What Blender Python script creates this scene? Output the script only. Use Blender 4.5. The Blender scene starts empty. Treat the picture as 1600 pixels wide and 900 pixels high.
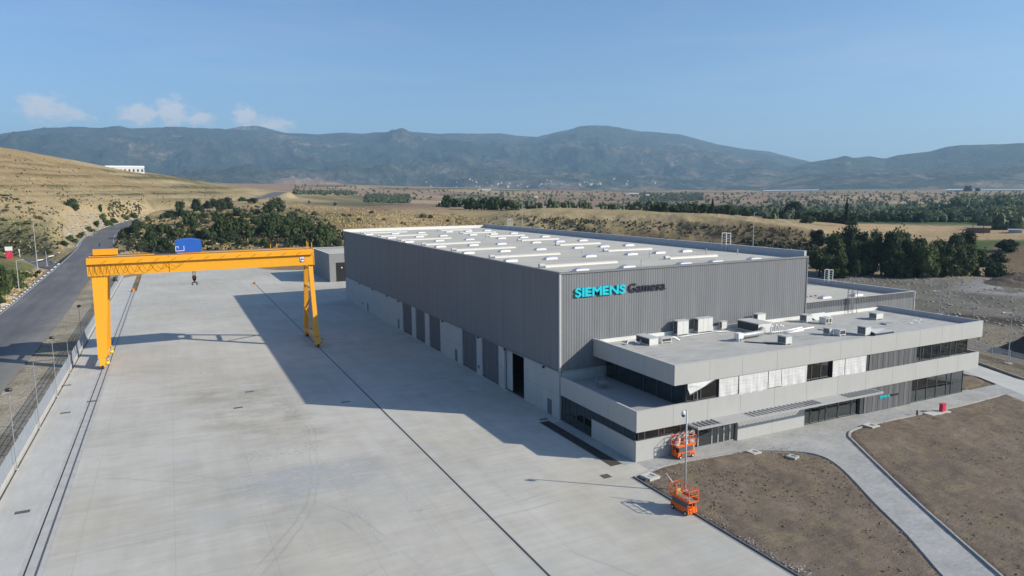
import bpy, math, random
import numpy as np
from mathutils import Vector, Matrix, Quaternion
rnd = random.Random(7)
S = bpy.context.scene
C = S.collection

# ------------------------------------------------------------------ camera
CAM = np.array([-37.691, -65.556, 25.021])
YAW, PITCH, ROLL, FPX = math.radians(25.934), math.radians(7.673), math.radians(-0.5924), 1093.35
_cy, _sy = math.cos(YAW), math.sin(YAW)
FWD = np.array([_sy*math.cos(PITCH), _cy*math.cos(PITCH), -math.sin(PITCH)])
_r = np.array([_cy, -_sy, 0.0]); _u = np.cross(_r, FWD)
RGT = math.cos(ROLL)*_r + math.sin(ROLL)*_u
UPV = -math.sin(ROLL)*_r + math.cos(ROLL)*_u
cam_data = bpy.data.cameras.new('camera'); cam = bpy.data.objects.new('camera', cam_data); C.objects.link(cam)
cam_data.sensor_width = 36.0; cam_data.lens = FPX*36.0/1600.0
cam_data.clip_start = 0.5; cam_data.clip_end = 60000
cam.matrix_world = Matrix(((RGT[0], UPV[0], -FWD[0], CAM[0]), (RGT[1], UPV[1], -FWD[1], CAM[1]),
                           (RGT[2], UPV[2], -FWD[2], CAM[2]), (0, 0, 0, 1)))
S.camera = cam

# ------------------------------------------------------------------ sun, sky, exposure
SUN = Vector((24.25, -19.55, 16.5)).normalized()
SUN_EL = math.asin(SUN.z); SUN_AZ = math.atan2(SUN.x, SUN.y)
sd = bpy.data.lights.new('sun', 'SUN'); sun = bpy.data.objects.new('sun', sd); C.objects.link(sun)
sd.energy = 5.0; sd.angle = math.radians(0.53); sd.color = (1.0, 0.93, 0.80)
sun.rotation_mode = 'QUATERNION'; sun.rotation_quaternion = SUN.to_track_quat('Z', 'Y'); sun.location = (60, -80, 90)

W = bpy.data.worlds.new('World'); S.world = W; W.use_nodes = True
nt = W.node_tree; nt.nodes.clear()
def wn(t, **k):
    n = nt.nodes.new(t)
    for a, b in k.items(): setattr(n, a, b)
    return n
def wmath(op, a, b=None, c=None, clamp=False):
    n = wn('ShaderNodeMath', operation=op, use_clamp=clamp)
    for i, v in enumerate((a, b, c)):
        if v is None: continue
        if isinstance(v, (int, float)): n.inputs[i].default_value = v
        else: nt.links.new(v, n.inputs[i])
    return n.outputs[0]
sky = wn('ShaderNodeTexSky', sky_type='NISHITA', sun_disc=False)
sky.sun_elevation = SUN_EL; sky.sun_rotation = SUN_AZ; sky.altitude = 150; sky.air_density = 1.0; sky.dust_density = .9; sky.ozone_density = 6.0
tc = wn('ShaderNodeTexCoord'); sep = wn('ShaderNodeSeparateXYZ'); nt.links.new(tc.outputs['Generated'], sep.inputs[0])
az = wmath('ARCTAN2', sep.outputs[0], sep.outputs[1]); el = wmath('ARCSINE', sep.outputs[2])
comb = wn('ShaderNodeCombineXYZ'); nt.links.new(az, comb.inputs[0]); nt.links.new(el, comb.inputs[1])
def wnoise(sx, sy, det, rough, off=0.0):
    mp = wn('ShaderNodeMapping'); mp.inputs['Scale'].default_value = (sx, sy, 1); mp.inputs['Location'].default_value = (off, off*0.37, off)
    nt.links.new(comb.outputs[0], mp.inputs[0])
    n = wn('ShaderNodeTexNoise'); n.inputs['Scale'].default_value = 1.0; n.inputs['Detail'].default_value = det; n.inputs['Roughness'].default_value = rough
    nt.links.new(mp.outputs[0], n.inputs['Vector']); return n.outputs['Fac']
# low cumulus heads standing behind the range (azimuth, elevation, half-widths in radians), all round the horizon
heads = [(-.188, 0.0955, .020, .014), (-.124, 0.1040, .032, .020), (-.093, 0.0970, .020, .010), (-.023, 0.1015, .035, .016), (.012, 0.1060, .026, .023), (.045, 0.0990, .022, .012),
         (.098, 0.1030, .018, .018), (.130, 0.0940, .035, .011), (-.9, 0.1040, .05, .02), (-1.25, 0.1020, .07, .016), (2.2, 0.1040, .06, .02), (-2.3, 0.1020, .05, .022), (3.0, 0.1040, .08, .018)]
m = None
for a, e, wa, we in heads:
    dx = wmath('DIVIDE', wmath('SUBTRACT', az, a), wa); dy = wmath('DIVIDE', wmath('SUBTRACT', el, e), we)
    q = wmath('SUBTRACT', 1.0, wmath('SQRT', wmath('ADD', wmath('MULTIPLY', dx, dx), wmath('MULTIPLY', dy, dy))))
    m = q if m is None else wmath('MAXIMUM', m, q)
n1 = wnoise(60, 90, 5, 0.62)
cm = wmath('ADD', m, wmath('MULTIPLY', wmath('SUBTRACT', n1, 0.5), 2.2))
cm = wmath('MULTIPLY', wmath('DIVIDE', wmath('SUBTRACT', cm, 0.05), 0.6, clamp=True), 0.66)
ci = wmath('MULTIPLY', wnoise(2.6, 26, 6, 0.6, 3.1), wnoise(1.1, 7, 3, 0.5, 8.7))
ci = wmath('MULTIPLY', wmath('DIVIDE', wmath('SUBTRACT', ci, 0.25), 0.30, clamp=True), 0.20)
fac = wmath('MAXIMUM', cm, ci)
mix = wn('ShaderNodeMix', data_type='RGBA'); nt.links.new(fac, mix.inputs[0]); nt.links.new(sky.outputs[0], mix.inputs[6])
mix.inputs[7].default_value = (6.6, 6.0, 5.7, 1)
bg = wn('ShaderNodeBackground'); bg.inputs['Strength'].default_value = 0.112
nt.links.new(mix.outputs[2], bg.inputs[0]); wo = wn('ShaderNodeOutputWorld'); nt.links.new(bg.outputs[0], wo.inputs[0])
S.view_settings.view_transform = 'Standard'; S.view_settings.look = 'None'
S.view_settings.gamma = 1.0; S.view_settings.use_curve_mapping = False; S.view_settings.exposure = 0.45
S.render.engine = 'CYCLES'
S.cycles.max_bounces = 6; S.cycles.diffuse_bounces = 3; S.cycles.glossy_bounces = 3; S.cycles.transmission_bounces = 4
S.cycles.transparent_max_bounces = 10; S.cycles.volume_bounces = 0; S.cycles.use_denoising = True

# ------------------------------------------------------------------ mesh helpers
def origin(o):
    v = Vector((0, 0, 0))
    while o is not None: v += o.location; o = o.parent
    return v
class MB:
    def __init__(s): s.v = []; s.f = []; s.m = []
    def add(s, vs, fs, mi=0):
        b = len(s.v); s.v += [tuple(p) for p in vs]; s.f += [tuple(b+i for i in f) for f in fs]; s.m += [mi]*len(fs); return s
    def box(s, x0, x1, y0, y1, z0, z1, mi=0):
        return s.hexa([(x0,y0,z0),(x1,y0,z0),(x1,y1,z0),(x0,y1,z0),(x0,y0,z1),(x1,y0,z1),(x1,y1,z1),(x0,y1,z1)], mi)
    def hexa(s, p, mi=0):
        return s.add(p, [(0,3,2,1),(4,5,6,7),(0,1,5,4),(1,2,6,5),(2,3,7,6),(3,0,4,7)], mi)
    def bar(s, a, b, w, h=None, mi=0, up=(0,0,1)):
        a = Vector(a); b = Vector(b); d = (b-a).normalized(); u = Vector(up)
        if abs(d.dot(u)) > 0.98: u = Vector((0,1,0))
        x = d.cross(u).normalized(); y = x.cross(d); h = w if h is None else h
        x = x*(w/2); y = y*(h/2)
        return s.hexa([a-x-y, a+x-y, b+x-y, b-x-y, a-x+y, a+x+y, b+x+y, b-x+y], mi)
    def tube(s, pts, r, n=8, mi=0, caps=True):
        pts = [Vector(p) for p in pts]; rings = []
        rr = r if isinstance(r, (list, tuple)) else [r]*len(pts)
        for i, p in enumerate(pts):
            d = (pts[min(i+1, len(pts)-1)]-pts[max(i-1, 0)]).normalized()
            u = Vector((0,0,1)) if abs(d.z) < .95 else Vector((1,0,0))
            x = d.cross(u).normalized(); y = d.cross(x).normalized()
            rings.append([p+(x*math.cos(2*math.pi*k/n)+y*math.sin(2*math.pi*k/n))*rr[i] for k in range(n)])
        vs = [q for g in rings for q in g]; fs = []
        for i in range(len(pts)-1):
            for k in range(n):
                fs.append((i*n+k, i*n+(k+1)%n, (i+1)*n+(k+1)%n, (i+1)*n+k))
        if caps: fs.append(tuple(range(n))[::-1]); fs.append(tuple((len(pts)-1)*n+k for k in range(n)))
        return s.add(vs, fs, mi)
    def prism(s, poly, z0, z1, mi=0):
        n = len(poly)
        return s.add([(x,y,z0) for x,y in poly]+[(x,y,z1) for x,y in poly],
                     [tuple(range(n))[::-1], tuple(range(n,2*n))]+[(i,(i+1)%n,n+(i+1)%n,n+i) for i in range(n)], mi)
    def extr(s, prof, axis, a, b, mi=0):
        """profile in the plane across an axis ('x': (y,z), 'y': (x,z)) drawn out from a to b"""
        n = len(prof); f = (lambda t,p: (t,p[0],p[1])) if axis == 'x' else (lambda t,p: (p[0],t,p[1]))
        return s.add([f(a,p) for p in prof]+[f(b,p) for p in prof],
                     [tuple(range(n)), tuple(range(n,2*n))[::-1]]+[(i,n+i,n+(i+1)%n,(i+1)%n) for i in range(n)], mi)
    def build(s, name, mat, parent=None, smooth=False, local=False):
        me = bpy.data.meshes.new(name)
        o = Vector((0,0,0)) if (local or parent is None) else origin(parent)
        me.from_pydata([(x-o.x, y-o.y, z-o.z) for x,y,z in s.v], [], s.f)
        mats = mat if isinstance(mat, (list, tuple)) else [mat]
        for q in mats: me.materials.append(q)
        if len(mats) > 1: me.polygons.foreach_set('material_index', s.m)
        if smooth: me.polygons.foreach_set('use_smooth', [True]*len(s.f))
        me.update()
        ob = bpy.data.objects.new(name, me); C.objects.link(ob); ob.parent = parent
        return ob
def BOX(*a): return MB().box(*a)
def tag(o, label=None, cat=None, group=None, kind=None):
    if label: o['label'] = label
    if cat: o['category'] = cat
    if group: o['group'] = group
    if kind: o['kind'] = kind
    return o
def thing(name, label, cat, loc=(0,0,0), rz=0.0, group=None):
    o = bpy.data.objects.new(name, None); C.objects.link(o); o.empty_display_size = .3
    o.location = loc; o.rotation_euler = (0,0,rz); return tag(o, label, cat, group)
def inst(name, me, loc=(0,0,0), rz=0.0, sc=(1,1,1), parent=None):
    o = bpy.data.objects.new(name, me); C.objects.link(o); o.location = loc; o.rotation_euler = (0,0,rz); o.scale = sc; o.parent = parent; return o
def piece(name, me, wloc, parent, rz=0.0, sc=(1,1,1)):
    """one of many alike pieces sharing mesh data, at a world place under its parent"""
    return inst(name, me, Vector(wloc)-origin(parent), rz, sc, parent)
def copy_tree(o, parent=None):
    c = o.copy(); C.objects.link(c); c.parent = parent
    for ch in list(o.children): copy_tree(ch, c)
    return c
def np_mesh(name, V, F, mat, smooth=True, parent=None):
    me = bpy.data.meshes.new(name); n, k = F.shape
    me.vertices.add(len(V)); me.vertices.foreach_set('co', np.ascontiguousarray(V, np.float32).ravel())
    me.loops.add(n*k); me.loops.foreach_set('vertex_index', np.ascontiguousarray(F, np.int32).ravel())
    me.polygons.add(n); me.polygons.foreach_set('loop_start', np.arange(0, n*k, k, dtype=np.int32)); me.polygons.foreach_set('loop_total', np.full(n, k, np.int32))
    if smooth: me.polygons.foreach_set('use_smooth', np.ones(n, bool))
    me.materials.append(mat); me.update(calc_edges=True)
    if name is None: return me
    o = bpy.data.objects.new(name, me); C.objects.link(o); o.parent = parent; return o

# ------------------------------------------------------------------ materials
class NT:
    """small helper round one material's node tree"""
    def __init__(s, name):
        s.mat = bpy.data.materials.new(name); s.mat.use_nodes = True; s.t = s.mat.node_tree; s.t.nodes.clear()
        s.out = s.n('ShaderNodeOutputMaterial'); s.p = s.n('ShaderNodeBsdfPrincipled'); s.l(s.p.outputs[0], s.out.inputs[0])
        s.pos = s.n('ShaderNodeNewGeometry').outputs['Position']
    def n(s, t, **k):
        q = s.t.nodes.new(t)
        for a, b in k.items(): setattr(q, a, b)
        return q
    def l(s, a, b): s.t.links.new(a, b)
    def put(s, sock, v):
        if isinstance(v, (int, float)): sock.default_value = v
        elif isinstance(v, tuple): sock.default_value = v if len(v) == 4 or sock.type == 'VECTOR' else (*v, 1)
        else: s.l(v, sock)
    def math(s, op, a, b=0.0, clamp=False):
        q = s.n('ShaderNodeMath', operation=op, use_clamp=clamp); s.put(q.inputs[0], a); s.put(q.inputs[1], b); return q.outputs[0]
    def map(s, vec, scale=(1,1,1), rot=(0,0,0), loc=(0,0,0)):
        q = s.n('ShaderNodeMapping'); s.l(vec, q.inputs[0]); q.inputs['Scale'].default_value = scale; q.inputs['Rotation'].default_value = rot; q.inputs['Location'].default_value = loc; return q.outputs[0]
    def noise(s, scale, det=4, rough=.55, vec=None, dist=0.0):
        q = s.n('ShaderNodeTexNoise'); s.l(vec if vec is not None else s.pos, q.inputs['Vector'])
        q.inputs['Scale'].default_value = scale; q.inputs['Detail'].default_value = det; q.inputs['Roughness'].default_value = rough; q.inputs['Distortion'].default_value = dist
        return q.outputs['Fac']
    def voro(s, scale, feat='F1', vec=None, out='Distance', rand=1.0):
        q = s.n('ShaderNodeTexVoronoi', feature=feat); s.l(vec if vec is not None else s.pos, q.inputs['Vector']); q.inputs['Scale'].default_value = scale; q.inputs['Randomness'].default_value = rand
        return q.outputs[out]
    def ramp(s, f, stops):
        q = s.n('ShaderNodeValToRGB'); s.l(f, q.inputs[0]); e = q.color_ramp.elements
        while len(e) < len(stops): e.new(.5)
        for i, (p, c) in enumerate(stops):
            e[i].position = p; e[i].color = (*c, 1) if isinstance(c, tuple) else (c, c, c, 1)
        return q.outputs[0]
    def mix(s, f, a, b, mode='MIX'):
        q = s.n('ShaderNodeMix', data_type='RGBA', blend_type=mode); s.put(q.inputs[0], f); s.put(q.inputs[6], a); s.put(q.inputs[7], b); return q.outputs[2]
    def bump(s, h, strength=.3, dist=.05):
        q = s.n('ShaderNodeBump'); q.inputs['Strength'].default_value = strength; q.inputs['Distance'].default_value = dist; s.l(h, q.inputs['Height']); s.l(q.outputs[0], s.p.inputs['Normal'])
    def fin(s, col, rough=.8, spec=.3, metal=0.0):
        s.put(s.p.inputs['Base Color'], col); s.put(s.p.inputs['Roughness'], rough); s.put(s.p.inputs['Specular IOR Level'], spec); s.put(s.p.inputs['Metallic'], metal); return s.mat
def sc3(c, k): return tuple(min(1.0, v*k) for v in c)
def plain(name, col, rough=.7, var=.14, scale=1.2, fine=18.0, bump=0.0, metal=0.0, spec=.35):
    t = NT(name); n1 = t.noise(scale, 5, .6); n2 = t.noise(fine, 3, .6)
    f = t.math('ADD', t.math('MULTIPLY', n1, .65), t.math('MULTIPLY', n2, .35))
    c = t.ramp(f, [(.28, sc3(col, 1-var)), (.72, sc3(col, 1+var))])
    if bump: t.bump(n2, bump, .02)
    return t.fin(c, rough, spec, metal)
def paint(name, col, rough=.4, dirt=.35, scale=.8):
    """painted steel with dust streaks running down"""
    t = NT(name); st = t.noise(1.0, 5, .65, t.map(t.pos, (2.2, 2.2, .35))); n2 = t.noise(scale*6, 4, .6)
    f = t.math('MULTIPLY', t.math('SUBTRACT', t.math('ADD', t.math('MULTIPLY', st, .7), t.math('MULTIPLY', n2, .4)), .42, True), dirt*2.2, True)
    c = t.mix(f, col, sc3((col[0]*.55+.06, col[1]*.55+.05, col[2]*.55+.04), 1.0))
    return t.fin(c, t.math('ADD', t.math('MULTIPLY', f, .3), rough), .4)
def ray(px, py):
    d = FWD + (px-800)/FPX*RGT - (py-450)/FPX*UPV
    return d/np.hypot(d[0], d[1])
def at_dist(px, py, dist): return CAM + ray(px, py)*dist
# ------------------------------------------------------------------ ground materials
def m_yard():
    t = NT('yard_concrete')
    big = t.noise(.045, 5, .6); mid = t.noise(.35, 6, .65); fine = t.noise(6, 5, .7)
    broom = t.noise(1.0, 5, .6, t.map(t.pos, (.16, 1.5, 1), (0, 0, .42)))
    streak = t.noise(1.0, 4, .6, t.map(t.pos, (.9, .07, 1), (0, 0, -.06)))
    f = t.math('ADD', t.math('ADD', t.math('MULTIPLY', big, .5), t.math('MULTIPLY', mid, .25)), t.math('ADD', t.math('MULTIPLY', broom, .22), t.math('MULTIPLY', streak, .15)))
    c = t.ramp(f, [(.395, (.351, .336, .296)), (.50, (.423, .406, .358)), (.605, (.495, .477, .427)), (.71, (.551, .537, .493))])
    c = t.mix(.16, c, t.ramp(fine, [(.3, .62), (.7, 1.0)]), 'MULTIPLY')
    # bluish cement-rich repair bands and dry tan dust
    band = t.ramp(t.noise(1.0, 4, .55, t.map(t.pos, (.055, .12, 1), (0, 0, .5), (4, 9, 0))), [(.56, 0.0), (.66, 1.0)])
    c = t.mix(t.math('MULTIPLY', band, .30), c, (.409, .420, .412))
    dust = t.ramp(t.noise(.06, 5, .6, t.map(t.pos, (1, 1, 1), (0, 0, 0), (31, 12, 0))), [(.52, 0.0), (.70, 1.0)])
    c = t.mix(t.math('MULTIPLY', dust, .38), c, (.463, .404, .303))
    # a wetter patch left after washing
    sx = t.n('ShaderNodeSeparateXYZ'); t.l(t.map(t.pos, (1, 1, 1), (0, 0, .52), (0, 0, 0)), sx.inputs[0])
    # tyre arcs
    for (cx, cy, rr, w, k) in [(-70, 8, 44, .16, .42), (-71, 8, 45.6, .16, .40), (-20, 92, 60, .17, .40), (-20, 92, 61.8, .17, .38), (-62, -28, 37, .15, .45), (-62, -28, 38.5, .15, .45), (-12, -52, 34, .16, .4), (-12, -52, 35.6, .16, .4), (-45, 95, 30, .2, .35), (-40, -40, 30, .13, .4), (-8, -38, 22, .13, .35)]:
        d = t.n('ShaderNodeVectorMath', operation='DISTANCE'); t.l(t.pos, d.inputs[0]); d.inputs[1].default_value = (cx, cy, 0)
        wob = t.math('ADD', d.outputs['Value'], t.math('MULTIPLY', t.math('SUBTRACT', t.noise(.09, 2, .5), .5), 3.0))
        a = t.math('SUBTRACT', 1.0, t.math('DIVIDE', t.math('ABSOLUTE', t.math('SUBTRACT', wob, rr)), w), True)
        g = t.math('MULTIPLY', t.math('MULTIPLY', a, t.ramp(t.noise(.10, 3, .6, t.map(t.pos, (1,1,1), (0,0,0), (rr, rr, 0))), [(.43, 0.0), (.58, 1.0)])), k*.9)
        c = t.mix(g, c, (.239, .228, .202))
    # spills and scuffs
    sp = t.ramp(t.noise(.55, 7, .78, None, 1.0), [(.70, 0.0), (.76, 1.0)])
    c = t.mix(t.math('MULTIPLY', sp, .38), c, (.196, .178, .145))
    sp2 = t.ramp(t.noise(1.0, 7, .8, t.map(t.pos, (.35, 1.2, 1), (0, 0, .4), (9, 2, 0))), [(.68, 0.0), (.73, 1.0)])
    c = t.mix(t.math('MULTIPLY', sp2, .30), c, (.151, .138, .120))
    wh = t.ramp(t.noise(1.0, 6, .7, t.map(t.pos, (.22, 1.6, 1), (0, 0, .47), (2, 5, 0))), [(.66, 0.0), (.74, 1.0)])
    c = t.mix(t.math('MULTIPLY', wh, .35), c, (.623, .607, .559))
    # sawn joints every 6 m by 7.5 m
    b = t.n('ShaderNodeTexBrick', offset=0.0); t.l(t.map(t.pos, (1,1,1), (0,0,0), (1.1, 2.0, 0)), b.inputs['Vector'])
    b.inputs['Scale'].default_value = 1.0; b.inputs['Brick Width'].default_value = 6.3; b.inputs['Row Height'].default_value = 7.5; b.inputs['Mortar Size'].default_value = .022; b.inputs['Mortar Smooth'].default_value = .2
    c = t.mix(t.math('MULTIPLY', b.outputs['Fac'], .34), c, (.224, .208, .182))
    t.bump(t.math('ADD', fine, t.math('MULTIPLY', broom, 2.0)), .12, .01)
    return t.fin(c, t.math('SUBTRACT', .88, t.math('MULTIPLY', band, .12)), .3)
def m_strip():
    t = NT('pale_concrete'); big = t.noise(.25, 5, .6); st = t.noise(1.0, 5, .65, t.map(t.pos, (2.0, .25, 1))); fine = t.noise(7, 4, .7)
    f = t.math('ADD', t.math('MULTIPLY', big, .5), t.math('ADD', t.math('MULTIPLY', st, .35), t.math('MULTIPLY', fine, .15)))
    c = t.ramp(f, [(.35, (.404, .396, .367)), (.55, (.485, .478, .448)), (.72, (.541, .534, .506))])
    t.bump(fine, .1, .01); return t.fin(c, .88, .3)
def m_asphalt():
    t = NT('road_asphalt'); big = t.noise(.06, 5, .6); fine = t.noise(14, 4, .7)
    lane = t.noise(1.0, 4, .6, t.map(t.pos, (.45, .025, 1)))
    f = t.math('ADD', t.math('MULTIPLY', big, .4), t.math('ADD', t.math('MULTIPLY', lane, .5), t.math('MULTIPLY', fine, .12)))
    c = t.ramp(f, [(.36, (.090, .089, .095)), (.52, (.120, .119, .123)), (.68, (.172, .168, .163))])
    # dust dragged onto the verge side
    sx = t.n('ShaderNodeSeparateXYZ'); t.l(t.pos, sx.inputs[0])
    d = t.math('MULTIPLY', t.math('DIVIDE', t.math('ADD', sx.outputs[0], t.math('ADD', 64.2, t.math('MULTIPLY', t.math('SUBTRACT', t.noise(.08, 5, .7), .5), 9.0))), 5.0, True), t.math('SUBTRACT', 1.0, t.math('DIVIDE', t.math('SUBTRACT', sx.outputs[1], 150.0), 60.0, True), True))
    c = t.mix(t.math('MULTIPLY', d, .55), c, (.292, .271, .232))
    t.bump(fine, .12, .01); return t.fin(c, .85, .35)
def m_pavement():
    t = NT('paving'); b = t.n('ShaderNodeTexBrick'); t.l(t.pos, b.inputs['Vector']); b.inputs['Scale'].default_value = 1.0
    b.inputs['Brick Width'].default_value = .40; b.inputs['Row Height'].default_value = .20; b.inputs['Mortar Size'].default_value = .008
    b.inputs['Color1'].default_value = (.33, .33, .32, 1); b.inputs['Color2'].default_value = (.40, .40, .39, 1); b.inputs['Mortar'].default_value = (.26, .255, .24, 1)
    n = t.noise(.4, 6, .65); c = t.mix(.65, b.outputs['Color'], t.ramp(n, [(.3, .66), (.7, 1.12)]), 'MULTIPLY')
    d = t.ramp(t.noise(.22, 5, .65, t.map(t.pos, (1,1,1), (0,0,0), (3, 8, 0))), [(.5, 0.0), (.68, 1.0)])
    c = t.mix(t.math('MULTIPLY', d, .4), c, (.45, .43, .39)); t.bump(b.outputs['Fac'], -.15, .006)
    return t.fin(c, .85, .3)
def m_soil():
    t = NT('bare_soil'); big = t.noise(.16, 5, .62); mid = t.noise(1.3, 6, .7); fine = t.noise(9, 6, .75)
    rake = t.noise(1.0, 5, .65, t.map(t.pos, (.5, 3.2, 1), (0, 0, .5), (0, 0, 0)), .6)
    f = t.math('ADD', t.math('ADD', t.math('MULTIPLY', big, .38), t.math('MULTIPLY', mid, .24)), t.math('ADD', t.math('MULTIPLY', fine, .2), t.math('MULTIPLY', rake, .2)))
    c = t.ramp(f, [(.36, (.101, .079, .060)), (.50, (.172, .134, .101)), (.60, (.213, .169, .129)), (.72, (.310, .254, .185))])
    st = t.ramp(t.voro(7.0), [(.06, 1.0), (.14, 0.0)]); c = t.mix(t.math('MULTIPLY', st, t.ramp(t.noise(.7, 4, .6), [(.5, 0.0), (.65, .8)])), c, (.414, .362, .283))
    gr = t.ramp(t.noise(.35, 6, .7, t.map(t.pos, (1,1,1), (0,0,0), (7, 1, 0))), [(.52, 0.0), (.66, 1.0)]); c = t.mix(t.math('MULTIPLY', gr, .6), c, (.230, .198, .109))
    t.bump(t.math('ADD', t.math('MULTIPLY', mid, 1.4), t.math('ADD', fine, rake)), .8, .09)
    return t.fin(c, .95, .15)
def m_land():
    """open country: what grows where comes from the land-cover layer, the clumps and tufts from noise"""
    t = NT('open_country'); a = t.n('ShaderNodeVertexColor', layer_name='cover').outputs['Color']
    big = t.noise(.018, 5, .6); mid = t.noise(.11, 6, .68); tuft = t.noise(.75, 5, .7); fine = t.noise(3.2, 4, .7)
    f = t.math('ADD', t.math('ADD', t.math('MULTIPLY', big, .25), t.math('MULTIPLY', mid, .35)), t.math('ADD', t.math('MULTIPLY', tuft, .3), t.math('MULTIPLY', fine, .2)))
    v = t.ramp(f, [(.36, (.52, .50, .47)), (.50, (.84, .83, .82)), (.60, (1.05, 1.05, 1.05)), (.74, (1.42, 1.40, 1.36))])
    c = t.mix(1.0, a, v, 'MULTIPLY')
    g = t.ramp(t.noise(.30, 6, .75, t.map(t.pos, (1,1,1), (0,0,0), (17, 3, 0))), [(.58, 0.0), (.67, 1.0)])
    c = t.mix(t.math('MULTIPLY', g, .42), c, t.mix(1.0, c, (.42, .52, .40), 'MULTIPLY'))
    t.bump(t.math('ADD', t.math('MULTIPLY', tuft, 1.5), fine), .7, .35)
    return t.fin(c, .95, .1)
def m_mountain():
    t = NT('mountain_scrub'); a = t.noise(.0014, 8, .62, None, .4); b = t.noise(.006, 7, .68); d = t.noise(.03, 5, .7)
    f = t.math('ADD', t.math('MULTIPLY', a, .4), t.math('ADD', t.math('MULTIPLY', b, .36), t.math('MULTIPLY', d, .28)))
    c = t.ramp(f, [(.42, (.022, .036, .022)), (.52, (.042, .056, .034)), (.575, (.085, .082, .054)), (.635, (.22, .175, .13)), (.74, (.36, .29, .235))])
    sx = t.n('ShaderNodeSeparateXYZ'); t.l(t.pos, sx.inputs[0])
    low = t.math('MULTIPLY', t.math('SUBTRACT', 1.0, t.math('DIVIDE', t.math('SUBTRACT', sx.outputs[2], 40.0), 200.0, True), True), t.ramp(t.noise(.0030, 7, .7, t.map(t.pos, (1,1,2), (0,0,0), (900, 50, 0))), [(.50, 0.0), (.60, 1.0)]))
    c = t.mix(t.math('MULTIPLY', low, .75), c, t.mix(d, (.24, .17, .115), (.42, .31, .22)))
    q_ = at_dist(500, 275, 4800); dd = t.n('ShaderNodeVectorMath', operation='DISTANCE'); t.l(t.map(t.pos, (1, 1, 2.2)), dd.inputs[0]); dd.inputs[1].default_value = (q_[0], q_[1], q_[2]*2.2)
    rk_ = t.math('SUBTRACT', 1.0, t.math('DIVIDE', t.math('ADD', dd.outputs['Value'], t.math('MULTIPLY', t.math('SUBTRACT', b, .5), 500.0)), 330.0), True)
    c = t.mix(t.ramp(rk_, [(.0, 0.0), (.35, .8)]), c, t.mix(d, (.26, .15, .10), (.55, .40, .30)))
    t.bump(b, 1.0, 90.0)
    return t.fin(c, .95, .05)
M_YARD, M_STRIP, M_ASPH, M_PAVE, M_SOIL, M_LAND, M_MOUNT = m_yard(), m_strip(), m_asphalt(), m_pavement(), m_soil(), m_land(), m_mountain()

# ------------------------------------------------------------------ terrain
def grd(px, py, z=0.0):
    d = ray(px, py); return CAM + d*((z-CAM[2])/d[2])
def az_of(px): d = ray(px, 305); return math.atan2(d[0], d[1])
def hash2(ix, iy, seed):
    h = (ix.astype(np.int64)*374761393 + iy.astype(np.int64)*668265263 + seed*1442695041) & 0x7fffffff
    h = ((h ^ (h >> 13))*1274126177) & 0x7fffffff
    return ((h ^ (h >> 16)) & 0xffff)/65535.0
def vnoise(x, y, seed=0):
    ix = np.floor(x); iy = np.floor(y); fx = x-ix; fy = y-iy
    fx = fx*fx*fx*(fx*(fx*6-15)+10); fy = fy*fy*fy*(fy*(fy*6-15)+10)
    ix = ix.astype(np.int64); iy = iy.astype(np.int64)
    a = hash2(ix, iy, seed); b = hash2(ix+1, iy, seed); c = hash2(ix, iy+1, seed); d = hash2(ix+1, iy+1, seed)
    return (a*(1-fx)+b*fx)*(1-fy)+(c*(1-fx)+d*fx)*fy
def fbm(x, y, oct=5, seed=0, gain=.5, ridged=False):
    s = 0; a = 1; n = 0
    for o in range(oct):
        v = vnoise(x, y, seed+o*17)
        if ridged: v = 1-np.abs(2*v-1)
        s = s+a*v; n += a; a *= gain; x = x*2.03+5.1; y = y*2.03-3.7
    return s/n
def sstep(a, b, x): t = np.clip((x-a)/(b-a), 0, 1); return t*t*(3-2*t)

ctrl = []   # (x, y, z)
for p in [(-250,228,640),(-120,228,640),(0,230,660),(60,240,690),(130,253,740),(220,268,810),(300,282,870),(380,293,900),(420,301,830),
          (0,260,540),(0,290,450),(0,320,395),(0,350,350),(0,378,305),(0,396,285),(100,275,590),(100,300,500),(100,320,440),(100,340,390),(112,368,335),(200,290,650),(200,304,575),(200,320,510),(200,340,440),(300,300,700),(300,311,600),
          (-150,270,520),(-150,300,440),(-150,350,350),(-150,400,290),(-300,330,400),
          (200,380,325),(260,352,390),(300,340,420),(300,372,320),(400,318,540),(400,352,370),(450,324,470),(500,384,285),(520,330,450),(600,327,440),(600,352,330),
          (700,334,410),(760,340,385),(430,308,640),(500,314,760),(600,320,740),
          (800,333,360),(900,339,350),(1000,342,335),(1100,348,320),(1200,357,305),(1270,367,300),
          (700,324,800),(800,326,700),(900,329,650),(1000,330,620),(1100,334,560),(1200,341,500),(1300,346,500),(1400,350,500),(1500,350,500),(1600,350,500),(1750,350,500),
          (1350,375,330),(1450,370,345),(1600,372,330),(1750,374,330),
          (1300,332,750),(1400,331,750),(1600,331,750),(1750,331,750),(1300,313,1300),(1400,313,1300),(1600,312,1300),(1100,316,1200),(1000,313,1300),(900,313,1300),(800,312,1300),(700,312,1200),
          (500,300,1300),(600,306,1200),(420,297,1400),(300,300,1500),
          (450,286.5,1900),(550,288.5,2000),(650,292,2100),(750,296,2400),(850,298,2800),(950,298.5,3000),(1050,298.5,3000),(1200,298,3200),(1400,297,3000),(1600,295.5,3000),(1800,294,3000),(200,290,2200),(0,292,2500)]:
    ctrl.append(tuple(at_dist(*p)))
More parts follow.
